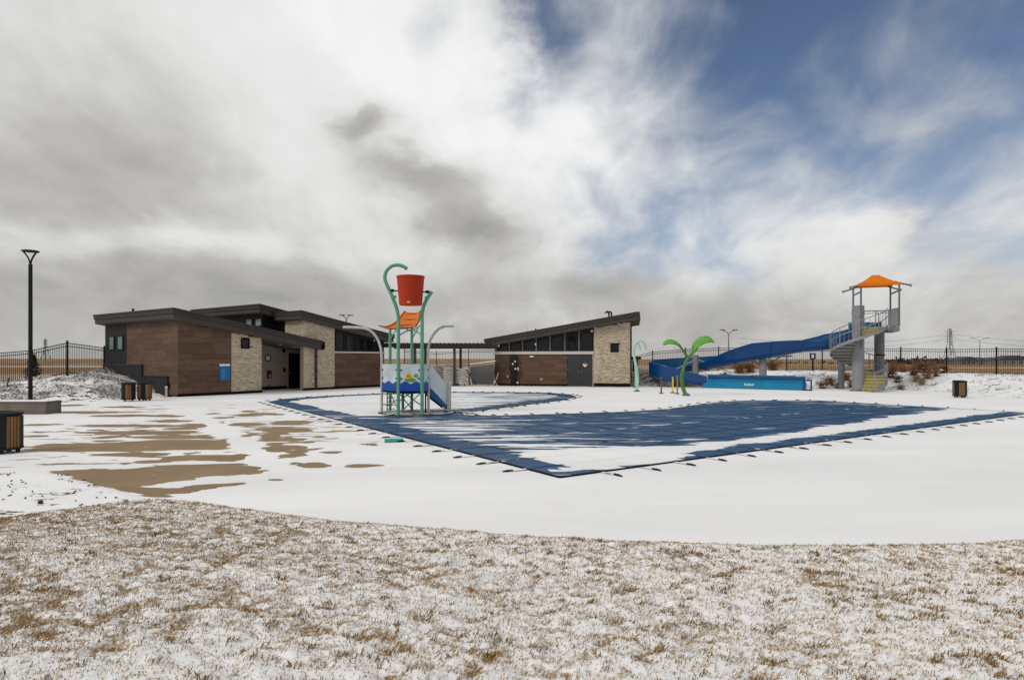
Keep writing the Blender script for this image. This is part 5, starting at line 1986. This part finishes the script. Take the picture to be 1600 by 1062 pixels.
# supports
for px, d, z in ((1086.5, 45.6, 2.0), (1192, 42.9, 2.25)):
    p = S(px, d, 0)
    zb = gz(p.x + 15, p.y + 42) - .1
    MB().tube([(p.x, p.y, zb), (p.x, p.y, z if px > 1100 else 2.25)], .24 if px < 1100 else .25, 20).build('support_column', M['grey_steel'], ws, True)
p = S(1192, 42.9, 2.05)
MB().beam(p + Vector((-1.2, 0, 0)), p + Vector((1.9, -.3, .12)), .10, .10).build('support_arm', M['grey_steel'], ws)
MB().beam(p + Vector((.15, 0, -.5)), p + Vector((1.2, -.2, .1)), .07, .07).build('support_strut', M['grey_dark'], ws)
MB().beam(p + Vector((-.15, 0, -.5)), p + Vector((-1.0, 0, 0)), .07, .07).build('support_strut', M['grey_dark'], ws)
p = S(1086.5, 45.6, 2.0)
MB().tube([p, p + Vector((2.3, -.9, -1.0))], .04, 6).build('support_strut', M['galv'], ws)
MB().tube([p + Vector((0, 0, -.1)), p + Vector((-2.2, -1.0, -1.0))], .04, 6).build('support_strut', M['galv'], ws)
p0_ = S(1284, 41.4, 2.62)
MB().beam(p0_, S(1340, 39.8, 2.62), .12, .12).build('support_arm', M['grey_steel'], ws)
MB().beam(S(1284, 41.4, 2.62), S(1318, 40.4, 3.1), .07, .07).build('support_strut', M['grey_steel'], ws)
# stacked landscape block below the turn
o = MB().box(11.6, 14.6, 43.85, 44.25, -.02, .42).build('block_kerb', M['concrete'], None, bevel=.02)
tag(o, 'low tan block kerb under the curve of the water slide', 'kerb')
o = MB().box(9.3, 9.7, 47.2, 47.5, 1.0, 1.95).box(9.15, 9.95, 47.25, 47.4, 1.95, 2.15).build('utility_valve', M['black'], None, bevel=.03)
tag(o, 'small black valve head above the left curl of the water slide', 'valve')
zb = gz(26.4, 46.2)
ur = empty('utility_post', ((1270 - CX) / F * 46.6, 46.6, gz(22.8, 46.6)), 0, 'thin black post with loop head before the fence, left of the stair tower', 'post')
MB().box(-.05, .05, -.05, .05, -.1, .95).build('stem', M['black'], ur)
MB().box(-.20, .20, -.06, .06, 1.26, 1.34).box(-.20, -.12, -.06, .06, .95, 1.26).box(.12, .20, -.06, .06, .95, 1.26).box(-.20, .20, -.06, .06, .88, .95).build('loop', M['black'], ur)

# ================================================================== shrubs on the right-hand bank
def shrub_mesh(seed, R_=.6, Hh=.8, n=230, grass=False):
    rg = np.random.default_rng(seed)
    V, Fc = [], []
    for k in range(n):
        th = rg.random() * 6.283
        rr__ = R_ * rg.random() ** .6
        base = np.array([.12 * rg.standard_normal(), .12 * rg.standard_normal(), 0.0])
        tip = np.array([rr__ * math.cos(th), rr__ * math.sin(th), Hh * (.45 + .55 * rg.random()) * (1 - .35 * (rr__ / R_) ** 2)])
        mid = (base + tip) * .5 + np.array([0, 0, .12 * Hh]) + .03 * rg.standard_normal(3)
        side = np.array([-math.sin(th), math.cos(th), .3 * rg.standard_normal()]) * (.011 if not grass else .009)
        b = len(V)
        V += [base - side, base + side, mid + side * .8, mid - side * .8, tip]
        Fc += [(b, b + 1, b + 2), (b, b + 2, b + 3), (b + 3, b + 2, b + 4)]
        for j in range(4 if not grass else 1):
            q = mid + (tip - mid) * rg.random()
            dv_ = rg.standard_normal(3) * .09
            dv_[2] = abs(dv_[2])
            s2 = np.cross(dv_, [0, 0, 1.0])
            s2 = s2 / (np.linalg.norm(s2) + 1e-6) * .012
            b = len(V)
            V += [q - s2, q + s2, q + dv_]
            Fc += [(b, b + 1, b + 2)]
    return np.array(V), np.array(Fc)


def snow_tuft(seed, R_, Hh, n=26):
    rg = np.random.default_rng(seed + 99)
    mb = MB()
    for k in range(n):
        th, rr__ = rg.random() * 6.283, R_ * .85 * rg.random() ** .5
        z = Hh * (.25 + .50 * rg.random()) * (1 - .4 * (rr__ / R_) ** 2)
        s_ = .035 + .05 * rg.random()
        c0 = (rr__ * math.cos(th), rr__ * math.sin(th), z)
        vs = [(c0[0] + s_ * a * (1 + .4 * rg.standard_normal()), c0[1] + s_ * b * (1 + .4 * rg.standard_normal()), c0[2] + s_ * .55 * c1) for a, b, c1 in ((1, 0, 0), (0, 1, 0), (-1, 0, 0), (0, -1, 0), (0, 0, 1), (0, 0, -.6))]
        mb.add(vs, [(0, 1, 4), (1, 2, 4), (2, 3, 4), (3, 0, 4), (1, 0, 5), (2, 1, 5), (3, 2, 5), (0, 3, 5)])
    return mb


protos = []
for k in range(4):
    V, Fc = shrub_mesh(100 + k, .66, .88 + .1 * (k % 2), 170)
    tm = bpy.data.meshes.new('shrub_twigs')
    tm.from_pydata(V.tolist(), [], Fc.tolist())
    tm.materials.append(M['twig'] if k != 2 else M['straw'])
    so_ = snow_tuft(k, .62, .8)
    sm = bpy.data.meshes.new('shrub_snow')
    sm.from_pydata(so_.v, [], so_.f)
    sm.polygons.foreach_set('use_smooth', [True] * len(sm.polygons))
    sm.materials.append(M['snowcap'])
    protos.append((tm, sm))


def shrub(px, py, d, k, sc, label, snowy=True, group='bare shrubs on the right-hand bank'):
    x = (px - CX) / F * d
    r_ = empty('bare_shrub', (x, d, gz(x, d) - .03), random.uniform(0, 6), label, 'shrub', group)
    r_.scale = (sc, sc, sc * random.uniform(.85, 1.1))
    for nm, me in (('twigs', protos[k][0]), ('snow', protos[k][1]))[:2 if snowy else 1]:
        o_ = bpy.data.objects.new(nm, me)
        C.objects.link(o_)
        o_.parent = r_
        o_['kind'] = 'stuff'
    return r_


shr = [(1155, 0, 46.8, 0, 1.35, 'russet bare shrub behind the slide flume, leftmost of the bushy row', False), (1172, 0, 46.6, 1, 1.25, 'russet bare shrub behind the slide, left of its right support column', False),
       (1207, 0, 46.8, 0, 1.25, 'russet bare shrub just right of the slide support column', False), (1133, 0, 45.9, 2, .8, 'pale straw shrub half hidden behind the slide flume', True),
       (1180, 0, 44.8, 2, .7, 'low pale shrub under the flume beside the support column', True),
       (1285, 0, 40.9, 0, .85, 'snow-dusted brown shrub right of the run-out end', True), (1297, 0, 41.6, 1, .95, 'taller brown shrub behind the one at the run-out end', True), (1310, 0, 40.8, 3, .8, 'brown shrub at the foot of the thin slide column', True),
       (1322, 0, 42.6, 0, 1.0, 'dark russet shrub behind the thin slide column', False), (1331, 0, 41.0, 2, .7, 'pale straw shrub left of the spiral column', True),
       (1392, 0, 42.0, 0, .9, 'russet shrub right of the bottom stair flight', True), (1402, 0, 41.0, 1, .7, 'small snowy shrub right of the stair foot', True), (1411, 0, 43.8, 0, .95, 'dark russet shrub high on the bank right of the tower', False),
       (1397, 0, 45.2, 1, 1.1, 'russet shrub against the fence right of the tower', False),
       (1428, 0, 42.0, 3, .85, 'brown shrub midway up the bank right of the tower', True), (1432, 0, 40.6, 2, .7, 'pale straw shrub low on the bank right of the tower', True), (1445, 0, 44.2, 0, 1.4, 'largest russet shrub high on the bank near the fence', False),
       (1438, 0, 43.2, 1, 1.0, 'russet shrub left of the largest one on the bank', False), (1458, 0, 42.6, 1, 1.05, 'snow-capped brown shrub right of the largest one', True), (1470, 0, 43.6, 3, 1.1, 'rightmost russet shrub on the bank before the power pylon', False),
       (1449, 0, 40.8, 3, .8, 'snow-capped shrub low on the bank, left of the lone bin', True), (1440, 0, 39.8, 2, .6, 'smallest pale shrub at the foot of the bank', True), (1462, 0, 41.0, 0, .7, 'brown shrub low on the bank nearest the lone bin', True),
       (1407, 0, 39.6, 2, .6, 'pale tuft at the foot of the bank right of the stair', True)]
for s_ in shr:
    shrub(*s_[:6], s_[6])
# frosted, matted groundcover on the left bank
def mat_twigs(name, x0, x1, y0, y1, n, m, seed, label, low=.10, fro=True, thr=.42):
    rg = np.random.default_rng(seed)
    x, y = x0 + (x1 - x0) * rg.random(n), y0 + (y1 - y0) * rg.random(n)
    cl_ = fbm(x * .75 + seed, y * .75, 3)
    k_ = (~inside(x, y, DECK)) & (seg_dist(x, y, DECK) > .15) & (cl_ > thr)
    x, y, cl_ = x[k_], y[k_], cl_[k_]
    # keep clear of the bath house
    lx2 = (x + 17.4) * .569 + (y - 32) * .823
    k_ = ~((lx2 > -.15) & (lx2 < 15))
    x, y, cl_ = x[k_], y[k_], cl_[k_]
    n = len(x)
    z = terrain(x, y) + .25 * np.clip(cl_ - thr, 0, .5) * 2 * rg.random(n)
    th = rg.random(n) * 6.283
    ln = .12 + .22 * rg.random(n)
    wv = .010 + .014 * rg.random(n)
    dv_ = np.stack([np.cos(th), np.sin(th), .15 + .5 * rg.random(n)], 1) * ln[:, None]
    sd2 = np.stack([-np.sin(th), np.cos(th), 0 * th], 1) * wv[:, None]
    c0 = np.stack([x, y, z], 1)
    V_ = np.stack([c0 - sd2, c0 + sd2, c0 + dv_ * .6 + sd2 * .7, c0 + dv_], 1).reshape(-1, 3)
    b = np.arange(n)[:, None] * 4
    o_ = mesh_np(name, V_, np.concatenate([b + np.array([[0, 1, 2]]), b + np.array([[0, 2, 3]])]), m)
    return tag(o_, label, 'groundcover', kind='stuff')


mat_twigs('groundcover', -36, -17, 26.4, 38, 26000, M['juniper'], 3, 'grey-green matted groundcover on the left bank', thr=.50)
mat_twigs('frosted_groundcover', -36, -17, 26.4, 38, 30000, M['snowcap'], 3, 'frosted snowy sprigs over the matted plants on the left bank', thr=.46)
mat_twigs('dead_grass', -36, -20, 30, 38, 5000, M['straw'], 8, 'straw coloured dead grass along the left fence', thr=.48)
mat_twigs('groundcover', 8.6, 12.5, 43.6, 50, 2500, M['juniper'], 5, 'grey-green matted groundcover right of the pump house', thr=.46)
mat_twigs('frosted_groundcover', 8.6, 12.5, 43.6, 50, 5000, M['snowcap'], 5, 'frosted sprigs on the bank right of the pump house', thr=.40)
mat_twigs('mulch', 16, 38, 28, 47, 3200, M['mulch'], 6, 'dark mulch and stones showing through snow on the right bank', thr=.50)
# mulch bits on the bed in the lower left
rg = np.random.default_rng(4)
mb = MB()
for k in range(110):
    x, y = -5.4 - 4.5 * rg.random(), 7.4 + 3.3 * rg.random()
    if not inside(np.array([x]), np.array([y]), BED)[0]: continue
    a, l_ = rg.random() * 6.28, .015 + .035 * rg.random()
    mb.beam((x, y, .04), (x + l_ * math.cos(a), y + l_ * math.sin(a), .048), .012, .014)
o = mb.build('mulch_chips', M['mulch'], None)
tag(o, 'dark bark chips scattered over the snowy bed at lower left', 'mulch', kind='stuff')
rk = MB()
ang_ = np.linspace(0, 2 * math.pi, 9)[:-1]
for z, s_ in ((0, .9), (.035, 1.0), (.06, .55)):
    rk.v += [(.075 * s_ * math.cos(a) * (1 + .15 * math.sin(3 * a)), .055 * s_ * math.sin(a), z) for a in ang_]
rk.f = [(i + 8 * l_, (i + 1) % 8 + 8 * l_, (i + 1) % 8 + 8 * l_ + 8, i + 8 * l_ + 8) for l_ in range(2) for i in range(8)] + [tuple(range(16, 24))]
o = rk.build('dark_stone', M['mulch'], None, True, loc=(*G(63, 790), .03))
o.scale = (.5, .5, .7)
tag(o, 'single dark stone on the snowy bed at lower left', 'stone')

# ================================================================== far distance
def street_lamp(px, py, d, label, arm=1.6):
    x, y, z = at(px, py, d)
    r_ = empty('street_lamp', (x, y, -.2 if x < 150 else -4), 0, label, 'street lamp', 'double-arm street lamps beyond the fence')
    hh_ = z - r_.location.z
    MB().tube([(0, 0, 0), (0, 0, hh_ - .7)], [.12, .07], 8).build('pole', M['steel_far'], r_, True)
    for s_ in (-1, 1):
        a_ = MB().tube(smooth_path([(0, 0, hh_ - .8), (s_ * arm * .3, 0, hh_ - .35), (s_ * arm, 0, hh_ - .05)], 4), .055, 6).build('arm', M['steel_far'], r_, True)
        MB().box(s_ * arm - .35, s_ * arm + .35, -.15, .15, hh_ - .10, hh_ + .04).build('lamp_head', M['steel_far'], a_)


street_lamp(1138.5, 515, 95, 'double-arm street lamp beyond the fence above the blue slide', 1.0)
street_lamp(541, 492, 85, 'double-arm street lamp showing above the bath house roof', .55)
street_lamp(1531, 528, 170, 'double-arm street lamp beyond the fence at the far right', 2.3)


def pylon(px, top, d, hgt, label, base_z):
    x = (px - CX) / F * d
    r_ = empty('power_pylon', (x, d, base_z), 0, label, 'pylon', 'lattice power pylons on the horizon')
    fr = MB()
    k = .14 * hgt
    lv = [(0, k), (.45 * hgt, k * .42), (.62 * hgt, k * .26), (.95 * hgt, k * .24), (hgt, k * .08)]
    tk = d / 960 * .55
    for (z0, w0), (z1, w1) in zip(lv[:-1], lv[1:]):
        for sx in (-1, 1):
            for sy in (-1, 1):
                fr.beam((sx * w0, sy * w0, z0), (sx * w1, sy * w1, z1), tk)
            fr.beam((sx * w0, -w0, z0), (-sx * w1, -w1, z1), tk * .6)
            fr.beam((sx * w1, -w1, z1), (-sx * w1, -w1, z1), tk * .6)
            zm, wm = (z0 + z1) / 2, (w0 + w1) / 2
            fr.beam((sx * wm, -wm, zm), (-sx * w1, -w1, z1), tk * .5)
    fr.build('lattice', M['steel_far'], r_)
    arms = []
    for z in (.64, .78, .92):
        mb = MB()
        mb.beam((-.16 * hgt, 0, z * hgt), (.16 * hgt, 0, z * hgt), tk * .8)
        mb.build('cross_arm', M['steel_far'], r_)
        arms.append(z * hgt)
    return r_


pylon(1484, 513, 900, 53, 'lattice power pylon on the horizon behind the right-hand fence', -7)
pylon(71, 530, 1350, 46, 'lattice power pylon on the horizon behind the left-hand fence', -1)
for k, (z, dzv) in enumerate(((38, 0), (45, 0))):
    x0 = (1484 - CX) / F * 900
    for s_ in (-1, 1):
        ptsw = []
        for i in range(13):
            t = i / 12
            x = x0 + s_ * t * 330
            ptsw.append((x, 900 - t * 60, -7 + z - 60 * t * (1 - t) * .7 - 8 * t))
        o = MB().tube(ptsw, .16, 4).build('power_line', M['steel_far'])
        tag(o, '%s power line running %s from the right-hand pylon' % (('lower', 'upper')[k], ('left', 'right')[s_ > 0]), 'power line', 'power lines')

# houses at the far right
hs = [(1494, 640, 20, 8), (1507, 600, 17, 9), (1522, 650, 22, 8.5), (1540, 620, 18, 8), (1556, 600, 17, 8.5), (1577, 560, 22, 10), (1596, 560, 20, 9.5), (1614, 560, 20, 9)]
OR2 = ['leftmost', 'second', 'third', 'fourth', 'fifth', 'sixth', 'seventh', 'rightmost']
for k, (px, d, wd_, hh_) in enumerate(hs):
    x = (px - CX) / F * d
    r_ = empty('house', (x, d, -5.2), random.uniform(-.3, .3), 'distant grey house on the horizon at right, %s of the row' % (OR2[k] + (' from the left' if 0 < k < 7 else '')), 'house', 'distant houses')
    MB().box(-wd_ / 2, wd_ / 2, -5, 5, 0, hh_ * .62).build('wall', M['house_wall'], r_)
    MB().prism_y([(-wd_ / 2 - .6, hh_ * .62), (wd_ / 2 + .6, hh_ * .62), (wd_ * .18, hh_), (-wd_ * .18, hh_)], -5.6, 5.6).build('roof', M['house_roof'], r_)
    for j in (-.3, 0, .3):
        wn = MB().box(j * wd_ - .7, j * wd_ + .7, -5.06, -4.98, hh_ * .30, hh_ * .46).build('window', M['glass'], r_)
# dark belt of far trees on the right, low scrub on the left
rg = np.random.default_rng(21)
V, Fc = [], []
for k in range(420):
    px = 1380 + 300 * rg.random() if k < 300 else 820 + 560 * rg.random()
    d = 640 + 260 * rg.random()
    x = (px - CX) / F * d
    hh_ = (3.0 + 4.5 * rg.random()) * (1.0 if k < 300 else .6)
    for j in range(16):
        c0 = np.array([x, d, -6 + hh_ * .5]) + rg.standard_normal(3) * np.array([hh_ * .38, 1, hh_ * .24])
        s_ = hh_ * .30
        b = len(V)
        V += [c0 + rg.standard_normal(3) * s_ for _ in range(3)]
        Fc.append((b, b + 1, b + 2))
o = mesh_np('distant_trees', np.array(V), np.array(Fc), M['far_tree'])
tag(o, 'dark belt of distant bare trees along the right horizon', 'trees', kind='stuff')
